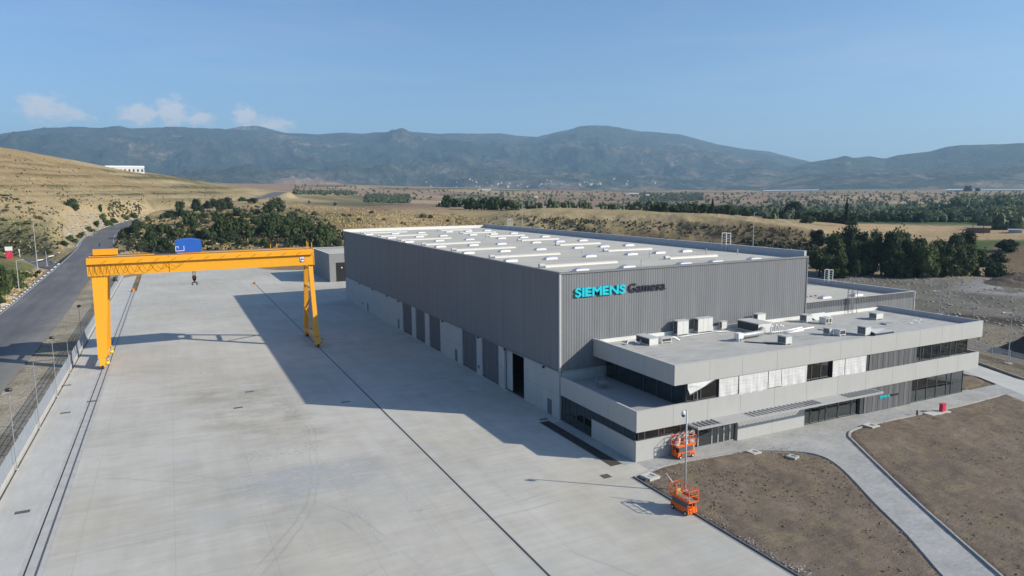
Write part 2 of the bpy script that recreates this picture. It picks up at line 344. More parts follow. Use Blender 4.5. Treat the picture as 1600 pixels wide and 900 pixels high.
for px, dist, z in [(800,318,2),(900,308,1.5),(1000,292,1),(1100,278,.5),(1200,266,.5),(700,340,4),(600,285,1),(1300,262,0),(1500,250,0),(1600,250,0),(1750,250,0)] + \
                   [(px, 5200, 38) for px in (-300,0,300,600,900)] + [(px, 5200, 22) for px in (1200,1500,1800)] + [(px, 7500, 45) for px in (-300,300,900,1500,2000)]:
    d = ray(px, 305); ctrl.append((CAM[0]+d[0]*dist, CAM[1]+d[1]*dist, z))
for x in (-52, -10, 30, 70, 110, 150):
    for y in (-140, -60, 20, 100, 180): 
        if math.hypot(x-CAM[0], y-CAM[1]) < 250: ctrl.append((x, y, 0))
for q in [(-75,-100,0),(-75,0,0),(-75,80,0),(-75,160,0),(-110,60,1.5),(-110,140,1.5),(-110,210,1),(-160,100,5),(-200,0,6),(-140,-60,2),(-10,215,.5),(20,215,.5),(-40,215,.2),(45,225,1),(-35,235,2.5),
          (-400,-400,5),(400,-400,5),(0,-600,5),(-800,0,30),(800,-200,5),(3000,-3000,20),(-3000,-3000,30),(-3000,1000,60),(5000,0,30)]: ctrl.append(q)
P = np.array(ctrl); N = len(P)
def kern(d): return np.sqrt(d*d+400.0)
D = np.hypot(P[:,None,0]-P[None,:,0], P[:,None,1]-P[None,:,1])
A = np.zeros((N+3, N+3)); A[:N,:N] = -kern(D)+np.eye(N)*2.0; A[:N,N] = 1; A[:N,N+1] = P[:,0]/1000; A[:N,N+2] = P[:,1]/1000; A[N:,:N] = A[:N,N:].T
WRBF = np.linalg.solve(A, np.concatenate([P[:,2], np.zeros(3)]))
def rbf(x, y):
    out = np.empty(x.size); X = x.ravel(); Yy = y.ravel()
    for i in range(0, X.size, 20000):
        s = slice(i, i+20000); d = np.sqrt((X[s,None]-P[None,:,0])**2+(Yy[s,None]-P[None,:,1])**2+400.0)
        out[s] = -d@WRBF[:N]+WRBF[N]+X[s]/1000*WRBF[N+1]+Yy[s]/1000*WRBF[N+2]
    return out.reshape(x.shape)
# road centre lines (x, y, z): the main road and the turning to the left
def rp(px, py, dist): q = at_dist(px, py, dist); return (q[0], q[1], q[2])
ROAD = [(-65.6,-160,0),(-65.6,-60,0),(-65.6,40,0),(-66.2,120,0),(-67.5,180,.3), rp(147,391.5,306), rp(160,367,412), rp(196,351,478), rp(246,337,520), rp(312,322,566), rp(378,314,610), rp(418,307.6,665), rp(432,302,720), rp(440,300,800)]
SIDE = [(-66.5,214,1.2),(-80,234,2.0),(-100,262,2.6),(-130,284,3.4),(-190,305,5.0),(-290,320,8.0)]
def smooth_path(pts, n=10):
    out = []; p = [Vector(q) for q in pts]
    for i in range(len(p)-1):
        a, b, c, d = p[max(i-1,0)], p[i], p[i+1], p[min(i+2,len(p)-1)]
        for k in range(n):
            t = k/n; out.append(.5*((2*b)+(c-a)*t+(2*a-5*b+4*c-d)*t*t+(3*b-a-3*c+d)*t**3))
    out.append(p[-1]); return out
ROADP = smooth_path(ROAD, 12); SIDEP = smooth_path(SIDE, 10)
def near_path(x, y, path):
    bd = np.full(x.shape, 1e9); bz = np.zeros(x.shape)
    for a, b in zip(path[:-1], path[1:]):
        dx, dy = b.x-a.x, b.y-a.y; L2 = dx*dx+dy*dy
        if L2 < 1e-9: continue
        t = np.clip(((x-a.x)*dx+(y-a.y)*dy)/L2, 0, 1); d = np.hypot(x-a.x-t*dx, y-a.y-t*dy); q = d < bd
        bd = np.where(q, d, bd); bz = np.where(q, a.z+t*(b.z-a.z), bz)
    return bd, bz
AZ0 = YAW
fine_az = np.linspace(-math.radians(46), math.radians(46), 720)
side_az = np.linspace(math.radians(46), 2*math.pi-math.radians(46), 90)[1:-1]
AZ = np.concatenate([fine_az, side_az])+AZ0
RAD = np.concatenate([[2, 8, 16, 25], np.exp(np.linspace(math.log(34), math.log(7600), 430))])
AA, RR = np.meshgrid(AZ, RAD, indexing='ij')
GX = CAM[0]+RR*np.sin(AA); GY = CAM[1]+RR*np.cos(AA)
def rawh(x, y):
    r = np.hypot(x-CAM[0], y-CAM[1]); h = rbf(x, y)
    pxa = np.arctan2(x-CAM[0], y-CAM[1])
    rel = sstep(240, 420, r)
    h = h+rel*((fbm(x/70, y/70, 5, 3)-.5)*np.where(pxa < az_of(400), 1.6, 4.5)*(1-sstep(700, 1500, r))+(fbm(x/400, y/400, 4, 9)-.5)*14*sstep(900, 2500, r))
    h = h+(fbm(x/9, y/9, 3, 21)-.5)*.7*rel*(1-sstep(700, 1200, r))
    # old cultivation terraces on the left-hand hill
    hm = sstep(az_of(470), az_of(380), pxa)*sstep(300, 350, r)*(1-sstep(900, 1100, r))
    sx_ = 800+FPX*np.tan(np.clip(pxa-AZ0, -1.2, 1.2)); sy_ = 303-(sx_-800)*.0103-(h-CAM[2])/np.maximum(r, 1)*FPX/np.cos(np.clip(pxa-AZ0, -1.2, 1.2))
    wv = (fbm(x/45, y/45, 3, 5)-.5)*9; tr_ = np.zeros(x.shape)
    for y0, sl, wd, k in ((243,.14,1.3,.6),(254,.085,1.6,.8),(263,.07,1.3,.6),(275,.022,2.2,1.0),(284,.02,1.2,.5),(293,.004,2.2,1.0),(301,-.002,1.3,.55),(310,-.022,2.0,.8),(318,-.02,1.2,.5)):
        tr_ = np.maximum(tr_, k*np.exp(-((sy_-(y0+sl*sx_+wv*.35))/wd)**2))
    tr_ = tr_*hm*sstep(560, 380, sx_); h = h+tr_*1.1
    global TERR
    if x.shape == GX.shape: TERR = tr_
    # eroded bank behind the hall
    bk = sstep(az_of(740), az_of(820), pxa)*sstep(az_of(1300), az_of(1200), pxa)*sstep(285, 310, r)*(1-sstep(335, 370, r))
    h = h+bk*((fbm(x/16, y/16, 4, 41, .55, True)-.5)*4.2)
    return h
def flat(x, y, h):
    r = np.hypot(x-CAM[0], y-CAM[1])
    site = np.maximum.reduce([-57-x, x-190, r-236+70*(y > 150)*sstep(40, 0, x)*0, np.where(x < 40, y-197, -1e3)])
    m = sstep(0, 34, site)
    base = -.14+(fbm(x/14, y/14, 4, 77)-.5)*.9*sstep(66, 80, x)*sstep(4, 20, site*0+40)
    h = base*(1-m)+h*m
    for path, w in ((ROADP, 8.2), (SIDEP, 7.0)):
        d, z = near_path(x, y, path); k = 1-sstep(w, w+9, d); h = h*(1-k)+(z-.14)*k
    # the hedged island between road and turning, and the strip along the fence
    return h
GZ = flat(GX, GY, rawh(GX, GY))
def hgt(x, y):
    a = (math.atan2(x-CAM[0], y-CAM[1])-AZ[0]) % (2*math.pi)+AZ[0]; r = math.hypot(x-CAM[0], y-CAM[1])
    i = min(max(np.searchsorted(AZ, a)-1, 0), len(AZ)-2); j = min(max(np.searchsorted(RAD, r)-1, 0), len(RAD)-2)
    s = min(max((a-AZ[i])/(AZ[i+1]-AZ[i]), 0), 1); t = min(max((r-RAD[j])/(RAD[j+1]-RAD[j]), 0), 1)
    return float((GZ[i,j]*(1-t)+GZ[i,j+1]*t)*(1-s)+(GZ[i+1,j]*(1-t)+GZ[i+1,j+1]*t)*s)
def at(px, py, rmin=60.0):
    """where the line of sight through a picture point first meets the land"""
    d = ray(px, py); a = (math.atan2(d[0], d[1])-AZ[0]) % (2*math.pi)+AZ[0]
    i = min(max(np.searchsorted(AZ, a)-1, 0), len(AZ)-2); s = (a-AZ[i])/(AZ[i+1]-AZ[i])
    prof = GZ[i]*(1-s)+GZ[i+1]*s; lz = CAM[2]+RAD*d[2]; below = np.where((lz <= prof) & (RAD > rmin))[0]
    if len(below) == 0: return None
    j = below[0]; g0 = lz[j-1]-prof[j-1]; g1 = lz[j]-prof[j]; t = g0/(g0-g1) if g0 != g1 else 0
    r = RAD[j-1]+(RAD[j]-RAD[j-1])*min(max(t, 0), 1); x = CAM[0]+d[0]*r; y = CAM[1]+d[1]*r
    return Vector((x, y, hgt(x, y)))
def proj_px(x, y, z):
    v0 = x-CAM[0]; v1 = y-CAM[1]; v2 = z-CAM[2]; zz = np.maximum(v0*FWD[0]+v1*FWD[1]+v2*FWD[2], .1)
    return 800+FPX*(v0*RGT[0]+v1*RGT[1]+v2*RGT[2])/zz, 450-FPX*(v0*UPV[0]+v1*UPV[1]+v2*UPV[2])/zz
# land cover, by place
def cover():
    x, y, z = GX, GY, GZ; r = RR; pxx = 800+FPX*np.tan(np.clip(AA-AZ0, -1.2, 1.2))
    col = np.empty(x.shape+(3,)); col[:] = (.37, .290, .165)
    def put(mask, c): 
        k = np.clip(mask, 0, 1)[...,None]; col[:] = col*(1-k)+np.array(c)*k
    n1 = fbm(x/60, y/60, 5, 101); n2 = fbm(x/22, y/22, 5, 131); n3 = fbm(x/180, y/180, 4, 151); n4 = fbm(x/7, y/7, 4, 171)
    gz = np.gradient(z, axis=1)/np.maximum(np.gradient(r, axis=1), .1)
    put(sstep(.5, .62, n2)*.5, (.40, .32, .19)); put(sstep(.55, .66, n1)*.45, (.28, .22, .10))
    hill = sstep(430, 330, pxx)*sstep(285, 320, r)*(1-sstep(1000, 1200, r))
    put(hill*np.clip(TERR*1.4, 0, 1)*(.45+.55*sstep(.36, .56, n2)), (.100, .092, .040))
    put(hill*sstep(.56, .66, n3)*.35, (.30, .20, .095))
    # greener fold on the hill above the turning
    gp = sstep(150, 20, pxx)*sstep(285, 300, r)*(1-sstep(355, 400, r))*sstep(.38, .56, n2); put(gp*.75, (.165, .175, .075))
    # scrub slope behind the crane
    scr = sstep(170, 215, pxx)*sstep(640, 540, pxx)*sstep(225, 260, r)*(1-sstep(430, 520, r)); put(scr*.75, (.27, .205, .10)); put(scr*sstep(.44, .58, n2)*.8, (.115, .115, .05)); put(scr*sstep(.56, .64, n1)*.7, (.33, .20, .11))
    # eroded bank and its foot
    bank = sstep(690, 780, pxx)*sstep(1330, 1230, pxx)*sstep(250, 275, r); put(bank*(1-sstep(298, 326, r+(n2-.5)*26))*.9, (.115, .088, .058)); put(bank*(1-sstep(306, 330, r))*sstep(.52, .62, n2)*.8, (.21, .16, .095)); put(bank*sstep(.5, .62, n4)*.35*(1-sstep(390, 420, r)), (.20, .165, .075))
    # open valley: a patchwork of fields
    far = sstep(425, 470, r)*sstep(-200, 100, x*0+pxx)
    notHill = np.maximum(sstep(1000, 1200, r), sstep(440, 600, pxx+(n1-.5)*160)); far = far*notHill
    u = x*.92+y*.39+(fbm(x/300, y/300, 3, 7)-.5)*160; v = (-x*.39+y*.92)*.72+(fbm(x/300, y/300, 3, 8)-.5)*160
    cs = 170.0; cell = hash2(np.floor(u/cs).astype(np.int64), np.floor(v/(cs*.55)).astype(np.int64), 5)
    put(far, (.30, .22, .135))
    for lo, hi, c in ((0,.18,(.33,.25,.15)),(.18,.34,(.145,.13,.075)),(.34,.46,(.27,.185,.125)),(.46,.60,(.125,.125,.065)),(.60,.74,(.36,.28,.17)),(.74,.86,(.15,.135,.08)),(.86,1.01,(.24,.165,.12))):
        put(far*((cell >= lo) & (cell < hi)), c)
    flat_r = sstep(1180, 1260, pxx); put(far*flat_r*(1-sstep(900, 1050, r)), (.10, .125, .055))
    put(far*sstep(1000, 1150, r)*(1-sstep(2300, 2900, r))*sstep(.35, .6, n3), (.27, .19, .125)); put(far*sstep(1150, 1400, r)*sstep(800, 700, pxx)*sstep(.3, .5, n3), (.31, .215, .145))
    put(far*sstep(2600, 3400, r), (.12, .13, .085)); put(far*sstep(2600, 3400, r)*sstep(.5, .6, n3), (.25, .19, .13))
    # stubble field and green strip beyond the trees
    pyy = 450-FPX*((z-CAM[2])/r-(-math.tan(PITCH)))  # rough, only to bound the field in depth
    tan = sstep(1265, 1300, pxx)*sstep(318, 326, r)*(1-sstep(432, 440, r)); put(tan, (.44, .32, .18))
    put(sstep(1300, 1330, pxx)*sstep(440, 446, r)*(1-sstep(498, 505, r)), (.20, .17, .09)); put(sstep(1300, 1330, pxx)*sstep(500, 508, r)*(1-sstep(590, 600, r))*sstep(1620, 1560, pxx), (.075, .135, .055))
    put(sstep(1440, 1480, pxx)*sstep(262, 275, r)*(1-sstep(318, 324, r)), (.085, .12, .04)); put(sstep(1540, 1560, pxx)*sstep(225, 235, r)*(1-sstep(300, 310, r)), (.20, .145, .09))
    put((x > -53)*(x < 66)*(r < 236)*(y < 197)*1.0, (.20, .17, .12))
    # building lot round the works
    lot = (x > 58)*(1-sstep(228, 246, r)); put(lot, (.160, .150, .122)); put(lot*sstep(.48, .62, n2)*.8, (.205, .192, .165)); put(lot*sstep(.54, .64, n1)*.7, (.118, .105, .080)); put(lot*sstep(.58, .66, n4)*.5, (.25, .24, .22))
    put(lot*sstep(152, 160, r)*(1-sstep(163, 171, r))*sstep(1450, 1500, pxx), (.075, .062, .05)); put(lot*(1-sstep(150, 158, r+(n2-.5)*14))*sstep(112, 118, r)*.8, (.255, .215, .150)); put(lot*sstep(195, 205, r)*sstep(1470, 1560, pxx)*sstep(.4, .5, n4), (.30, .29, .275))
    # verge along the yard, roadside and rear strip
    put((x < -52)*(x > -60)*(r < 300)*1.0, (.36, .32, .25)); put((x < -52)*(x > -60)*(r < 300)*sstep(.48, .6, n4), (.27, .235, .17))
    put((x > -62)*(x < 60)*sstep(193, 196, y)*(1-sstep(222, 240, y)), (.40, .345, .25)); put((x > -62)*(x < 60)*sstep(193, 196, y)*(1-sstep(222, 240, y))*sstep(.5, .6, n4)*.6, (.28, .23, .15))
    isl = (x < -73)*(x > -150)*(y > 60)*(y < 240)*1.0; put(isl, (.30, .235, .12)); put(isl*sstep(.42, .58, n2)*.85, (.10, .115, .045)); put((x < -72)*(x > -78)*(y < 225)*1.0, (.27, .225, .165))
    rk = sstep(98, 108, pxx)*sstep(172, 158, pxx)*sstep(305, 318, r)*(1-sstep(392, 405, r)); put(rk*.8*sstep(.45, .55, n4), (.42, .38, .30)); put(rk*.6*sstep(.55, .48, n4), (.22, .18, .10))
    return np.clip(col, 0, 1)
COV = cover()
nA, nR = GX.shape
ii, jj = np.meshgrid(np.arange(nA), np.arange(nR-1), indexing='ij'); i2 = (ii+1) % nA
F = np.stack([ii*nR+jj, i2*nR+jj, i2*nR+jj+1, ii*nR+jj+1], -1).reshape(-1, 4)[:, ::-1]
ground = np_mesh('ground', np.stack([GX, GY, GZ], -1).reshape(-1, 3), F, M_LAND)
ca = ground.data.color_attributes.new('cover', 'FLOAT_COLOR', 'POINT'); ca.data.foreach_set('color', np.concatenate([COV, np.ones(COV.shape[:2]+(1,))], -1).astype(np.float32).ravel())
tag(ground, 'dry golden hills, scrub and open farmland round the works', kind='structure')

# ------------------------------------------------------------------ mountains
def ridge(name, prof, r0, r1, r2, seed, label, naz=620, nr=90, base=20.0):
    prof = sorted(prof); pa = np.array([az_of(p) for p, _ in prof]); pz = np.array([CAM[2]+r1*float(ray(p, q)[2]) for p, q in prof])
    az = np.linspace(pa[0], pa[-1], naz); top = np.interp(az, pa, pz); t = np.concatenate([np.linspace(0, 1, nr), 1+np.linspace(.08, 1, 14)])
    Az, T = np.meshgrid(az, t, indexing='ij'); Top = np.repeat(top[:,None], len(t), 1)
    R = np.where(T <= 1, r0+(r1-r0)*T, r1+(r2-r1)*(T-1)); x = CAM[0]+R*np.sin(Az); y = CAM[1]+R*np.cos(Az)
    sh = np.where(T <= 1, .25*T+.75*T**1.7, 1-.8*(T-1)**1.2)
    win = np.where(T <= 1, np.sin(math.pi*np.clip(T, 0, 1))**.8, 0.0)
    spur = fbm(x/1500, y/1500, 6, seed, .52, True)-.55; det = fbm(x/330, y/330, 5, seed+50, .55, True)-.5; low = fbm(x/2600, y/2600, 3, seed+90)-.5
    z = base+(Top-base)*np.clip(sh+win*(.60*spur+.17*det+.28*low), 0, 1.0)*1.0
    edge = np.abs(T-1) < .10
    z = z+np.where(edge, (fbm(x/160, y/160, 4, seed+7)-.5)*9, 0)
    n, k = x.shape; i, j = np.meshgrid(np.arange(n-1), np.arange(k-1), indexing='ij')
    Fm = np.stack([i*k+j, (i+1)*k+j, (i+1)*k+j+1, i*k+j+1], -1).reshape(-1, 4)[:, ::-1]
    o = np_mesh(name, np.stack([x, y, z], -1).reshape(-1, 3), Fm, M_MOUNT); return tag(o, label, kind='structure')
ridge('mountains', [(-700,212),(-400,205),(-200,216),(-60,219),(0,214),(40,208),(80,201),(120,199),(160,200),(210,201),(240,200),(280,199),(330,202),(380,203),(440,207),(500,210),(545,207),(570,209),(600,208),(622,205),(632,203),(645,206),(690,209),(720,208),(745,209),(780,208),(810,212),(840,214),(870,206),(890,203),(905,197.5),(922,196),(950,196.5),(1000,205),(1030,207),(1060,210),(1090,218),(1120,226),(1160,233),(1200,237),(1240,247),(1280,256),(1330,266),(1400,280),(1480,291)], 4300, 8600, 11000, 11, 'long blue-green mountain range closing the valley')
ridge('far_mountains', [(250,225),(330,206),(360,202),(385,197.5),(405,196),(418,199),(450,208),(520,225)], 8900, 9700, 10600, 61, 'pale distant peak behind the range', 160, 40)
ridge('hills', [(1040,298),(1120,292),(1190,276),(1230,264),(1262,254),(1285,250),(1305,246.5),(1318,243.5),(1330,247),(1355,245.5),(1380,248),(1398,243),(1420,240),(1450,237),(1475,230),(1495,227.5),(1530,227),(1560,226.5),(1600,224),(1700,218),(1850,222),(2100,214),(2400,230)], 3900, 6600, 8600, 33, 'rounded brown and green mountain on the other side of the gap', 420, 90)

# haze: one box of thin air round everything
hb = MB().box(-12500, 12500, -9000, 13500, -40, 1010)
hm_ = bpy.data.materials.new('thin_haze'); hm_.use_nodes = True; hm_.node_tree.nodes.clear()
ho = hm_.node_tree.nodes.new('ShaderNodeOutputMaterial'); hv = hm_.node_tree.nodes.new('ShaderNodeVolumePrincipled')
hv.inputs['Color'].default_value = (.46, .73, 1.0, 1); hv.inputs['Density'].default_value = 9.8e-5; hv.inputs['Anisotropy'].default_value = .15
hm_.node_tree.links.new(hv.outputs[0], ho.inputs['Volume'])
tag(hb.build('haze', hm_), 'thin blue summer haze filling the valley', kind='stuff')
# ------------------------------------------------------------------ yard, road, paving
def sheet(name, poly, z, mat, label, thick=.12):
    o = MB().prism(poly, z-thick, z).build(name, mat); return tag(o, label, kind='structure')
XR, XL = -16.75, -47.95
sheet('yard', [(-46.98,-75),(XR-.2,-75),(XR-.2,147.2),(XR-.2,195),(-46.98,195)], 0.0, M_YARD, 'wide pale concrete storage yard between the crane rails')
sheet('yard', [(XR+.2,-75),(-2.55,-75),(-2.55,-16.9),(-.02,-16.9),(-.02,104.5),(28,104.5),(28,195),(XR+.2,195)], 0.0, M_YARD, 'concrete apron between crane rail and hall')
sheet('yard', [(XR-.199,147.8),(XR+.199,147.8),(XR+.199,195),(XR-.199,195)], -.001, M_YARD, 'strip of yard beyond the rail end')
sheet('yard_strip', [(-52.0,-75),(-48.45,-75),(-48.45,195),(-52.0,195)], 0.0, M_STRIP, 'whiter concrete strip between crane rail and fence')
M_CH = plain('rail_channel_concrete', (.42,.415,.395), .9, .2, .8, 9)
M_KL0 = plain('pale_lip', (.45,.445,.43), .85, .14)
M_GROOVE = plain('groove_dirt', (.035,.034,.033), .9, .3)
M_STEEL = plain('worn_rail_steel', (.20,.185,.17), .45, .25, 2.0, 20, metal=.6)
def crane_rail(name, xc, y0, y1, label, twin):
    t = thing(name, label, 'crane rail', (xc, y0, 0))
    w = .73 if twin else .199
    BOX(xc-w, xc+w, y0, y1, -.12, -.035 if not twin else -.004).build('channel_bed', M_CH if twin else M_GROOVE, t)
    xs = (-.36, .36) if twin else (0.0,)
    if twin:
        for q in xs: BOX(xc+q-.055, xc+q+.055, y0, y1, -.03, .001).build('groove', M_GROOVE, t)
    for q in ((.36,) if twin else (0.0,)): BOX(xc+q-.04, xc+q+.04, y0, y1, -.03, .035).build('rail', M_STEEL, t)
    for q in ((-w+.05, w-.05) if not twin else ()): BOX(xc+q-.05, xc+q+.05, y0, y1, -.03, .006).build('channel_lip', M_KL0, t)
    # end stop
    e = MB(); e.box(xc-.35, xc+.35, y1-.2, y1+.5, 0, .55); e.extr([(y1-1.1,0),(y1-.2,0),(y1-.2,.95)], 'x', xc-.12, xc+.12)
    e.build('end_stop', M_ORANGE, t); return t
M_ORANGE = paint('signal_orange', (.72,.20,.03), .45, .3)
crane_rail('crane_rail', -47.72, -70, 147, 'twin-groove crane rail sunk in the concrete beside the fence', True)
crane_rail('crane_rail', XR, -70, 147, 'single dark crane rail running across the yard towards the hall side', False)
# the strips of slab either side of the right-hand rail are cut out of the yard by its channel: the channel lies a little proud of the slab bed
# main road and turning as sheets on the land
def ribbon(name, path, hw, dz, mat, label, i0=0, i1=None, off=0.0, taper=None):
    p = path[i0:i1]; v = []; f = []
    for i, q in enumerate(p):
        d = (p[min(i+1,len(p)-1)]-p[max(i-1,0)]); d.z = 0; d.normalize(); n = Vector((d.y, -d.x, 0))
        for s in (-1, 1): a = q+n*(off+s*hw); v.append((a.x, a.y, a.z+dz))
        if i: f.append((2*i-2, 2*i-1, 2*i+1, 2*i))
    m = MB().add(v, f); o = m.build(name, mat); return tag(o, label, kind='structure')
ribbon('road', ROADP, 6.7, 0.0, M_ASPH, 'grey asphalt public road beside the works')
ribbon('road', SIDEP, 6.2, -.012, M_ASPH, 'asphalt side road turning off to the hill')
M_WHITE = paint('white_road_paint', (.72,.72,.70), .6, .4); M_KERB = plain('kerb_concrete', (.34,.33,.31), .85, .15)
M_KDARK = plain('kerb_dark', (.13,.125,.12), .8, .2)
# edge line along the left of the road
mk = ribbon('road_edge_line', ROADP, .06, .010, M_WHITE, 'thin worn white line along the edge of the road', 0, 90, -6.25)
mk = ribbon('road_edge_line', ROADP, .06, .010, M_WHITE, 'thin worn white line along the far edge of the road', 58, 96, 6.0)
def kerb(name, pts, label, pitch=1.9, start_white=0, only=None):
    """kerb of blocks painted white and left grey by turns"""
    t = thing(name, label, 'kerb', tuple(pts[0])); L = 0; k = 0
    me = {}
    for nm, mt in (('w', M_WHITE), ('d', M_KDARK)):
        b = MB().box(-pitch*.49, pitch*.49, -.17, .17, -.15, .16); o = b.build('kerb_stone', mt); me[nm] = o.data; bpy.data.objects.remove(o)
    for a, b in zip(pts[:-1], pts[1:]):
        a = Vector(a); b = Vector(b); d = b-a; n = max(1, int(round(d.length/pitch))); ang = math.atan2(d.y, d.x)
        for i in range(n):
            q = a+d*((i+.5)/n); piece('kerb_stone', me['w' if k % 2 == start_white else 'd'], q, t, ang, (d.length/n/pitch, 1, 1)); k += 1
    return t
def offset_path(path, off, i0, i1):
    out = []
    for i in range(i0, i1):
        d = path[min(i+1,len(path)-1)]-path[max(i-1,0)]; d.z = 0; d.normalize(); out.append(path[i]+Vector((d.y,-d.x,0))*off)
    return out
# find where the road passes given y
iy = lambda y: min(range(len(ROADP)), key=lambda i: abs(ROADP[i].y-y))
k1 = [q for q in offset_path(ROADP, -6.95, 0, len(ROADP)) if 92 < q.y < 212]
k1 = [Vector((q.x, q.y, q.z)) for q in k1]; k1.append(Vector((-75.4, 217.5, k1[-1].z+.3)))
kerb('kerb', k1, 'black and white painted kerb on the far side of the road up to the turning', 2.0)
k2 = [q for q in offset_path(SIDEP, -6.5, 0, len(SIDEP)) if q.x < -84][::-1]
k3 = [q for q in offset_path(ROADP, -7.0, 0, len(ROADP)) if q.y > 262][:34]
kk = smooth_path([k2[i] for i in range(0, len(k2), 8)]+[k3[0]], 4)
kerb('kerb', kk, 'white-dashed kerb at the foot of the hill across the side road', 3.2)
kerb('kerb', k3, 'pale kerb on the outer side of the bend in the road', 2.6)
# paving round the office and the curved path between the two beds
sheet('pavement', [(-2.5,-16.85),(-2.5,-14.3),(-.04,-14.3),(-.04,-13.6),(51.2,-13.6),(51.2,-13.9),(58.5,-13.9),(58.5,-2),(62,-2),(62,-60),(-2.5,-60)], -.004, M_PAVE, 'grey paved walk round the office')
sheet('side_pavement', [(-1.35,-14.28),(-.04,-14.28),(-.04,-.6),(-1.35,-.6)], .010, M_PAVE, 'paved strip along the side of the office', .05)
sheet('driveway', [(66.5,-3.2),(75.5,14.5),(71.5,16.5),(61.4,-5.2),(56.2,-15.3),(34,-57),(41,-59),(61.2,-15.2)], .004, M_STRIP, 'pale concrete service drive past the end of the office', .1)
def bed(name, poly, label, seed, rise=.10):
    """raked earth bed: a fine grid cut to the outline, uneven, edges tucked down to the paving"""
    xs = [p[0] for p in poly]; ys = [p[1] for p in poly]; st = .28
    gx = np.arange(min(xs)-st, max(xs)+2*st, st); gy = np.arange(min(ys)-st, max(ys)+2*st, st); X, Y = np.meshgrid(gx, gy, indexing='ij')
    ins = np.zeros(X.shape, bool); dist = np.full(X.shape, 1e9); n = len(poly)
    for i in range(n):
        (x0,y0),(x1,y1) = poly[i], poly[(i+1)%n]
        c = ((y0 > Y) != (y1 > Y)) & (X < (x1-x0)*(Y-y0)/((y1-y0) if abs(y1-y0) > 1e-9 else 1e-9)+x0); ins ^= c
        dx, dy = x1-x0, y1-y0; t = np.clip(((X-x0)*dx+(Y-y0)*dy)/(dx*dx+dy*dy), 0, 1); dist = np.minimum(dist, np.hypot(X-x0-t*dx, Y-y0-t*dy))
    dist = np.where(ins, dist, -dist)
    Z = -.10+sstep(-.15, .5, dist)*(.10+rise)+sstep(0, 1.2, dist)*((fbm(X/3.5, Y/3.5, 4, seed)-.5)*.34+(fbm(X/.8, Y/.8, 3, seed+5)-.5)*.16)
    Z = np.where(dist > .25, np.maximum(Z, .035), Z)
    keep = dist > -st*.9; k = X.shape[1]; i, j = np.meshgrid(np.arange(X.shape[0]-1), np.arange(k-1), indexing='ij')
    ok = keep[:-1,:-1] & keep[1:,:-1] & keep[:-1,1:] & keep[1:,1:]; i = i[ok]; j = j[ok]
    Fb = np.stack([i*k+j, (i+1)*k+j, (i+1)*k+j+1, i*k+j+1], -1)
    o = np_mesh(name, np.stack([X, Y, Z], -1).reshape(-1, 3), Fb, M_SOIL); tag(o, label, kind='structure'); return poly
def rounded(pts, n=6):
    return [(q.x, q.y) for q in smooth_path([(a,b,0) for a,b in pts], n)]
edge1 = rounded([(-2.2,-17.05),(2.0,-16.15),(7.0,-16.4),(10.7,-16.8),(13.2,-17.9),(15.6,-19.6),(16.35,-21.2),(15.9,-23.2),(14.4,-26.0),(11.6,-30.5),(9.0,-35.0),(6.2,-39.2),(2.6,-45),(-1.5,-52)])
BED1 = edge1+[(-2.2,-52)]
edge2 = rounded([(6.0,-47),(9.5,-40.9),(14.1,-33.0),(18.5,-26.0),(22.4,-20.0),(23.6,-18.4),(26.0,-17.35),(32.7,-17.15),(43.4,-17.45),(53.4,-17.0)])
BED2 = edge2+[(33.0,-57),(10,-57)]
bed('soil', BED1, 'bare brown earth bed between yard and path', 3); bed('soil', BED2, 'wide bare brown earth bed beyond the path', 8)
bed('soil', [(51.2,-9.6),(58.6,-9.6),(57.5,-11.8),(55.8,-13.0),(51.2,-13.3)], 'small earth corner bed beside the drive', 12, .04)
M_KL = plain('pale_kerb', (.47,.46,.43), .85, .14); M_GAP = plain('gap_black', (.05,.045,.04), .95, .2)  # near-black shared by drain beds, cover frames, wall lamps and far windows
def edging(name, pts, label, mat, w=.13, h=.13, seg=1.0):
    t = thing(name, label, 'edging', (pts[0][0], pts[0][1], 0)); L = 0; acc = []
    b = MB().box(-.49, .49, -w/2, w/2, -.1, h); o = b.build('edging_stone', mat); me = o.data; bpy.data.objects.remove(o)
    for (x0,y0),(x1,y1) in zip(pts[:-1], pts[1:]):
        d = math.hypot(x1-x0, y1-y0); n = max(1, int(round(d/seg)))
        for i in range(n):
            f = (i+.5)/n; piece('edging_stone', me, (x0+(x1-x0)*f, y0+(y1-y0)*f, rnd.uniform(-.012,.012)), t, math.atan2(y1-y0, x1-x0)+rnd.uniform(-.01,.01), (d/n, 1, 1))
edging('edging', edge1, 'low stone edging round the bed next to the yard', M_KERB)
edging('edging', edge2[:-1], 'low stone edging on the far side of the curved path', M_KERB, .15)
t = thing('drain_channel', 'dark drain slot along the edge of the yard and the near bed', 'drain', (-2.45,-17,0))
BOX(-2.58, -2.28, -60, -16.95, -.1, -.06).build('channel_bed', M_GAP, t); BOX(-2.34, -2.22, -60, -16.95, -.1, .12).build('side_wall', M_KDARK, t); BOX(-2.56,-2.50,-60,-16.95,-.1,.02).build('lip', M_KL, t)
t = thing('drain_grate', 'long dark floor grate beside the office wall', 'drain', (-2.0,-7,0))
BOX(-2.50, -1.38, -13.9, .2, -.1, .006).build('grate_bed', M_GAP, t); BOX(-2.58,-2.50,-13.95,.25,-.1,.03).build('grate_frame', M_STEEL, t); BOX(-1.38,-1.352,-13.95,.25,-.1,.02).build('grate_frame', M_STEEL, t)
bb = BOX(-.54, .54, -.02, .02, 0, .02).build('grate_bar', plain('grate_iron', (.075,.07,.062), .7, .3)); me = bb.data; bpy.data.objects.remove(bb)
for i in range(88): piece('grate_bar', me, (-1.94, -13.7+i*.157, .012), t)
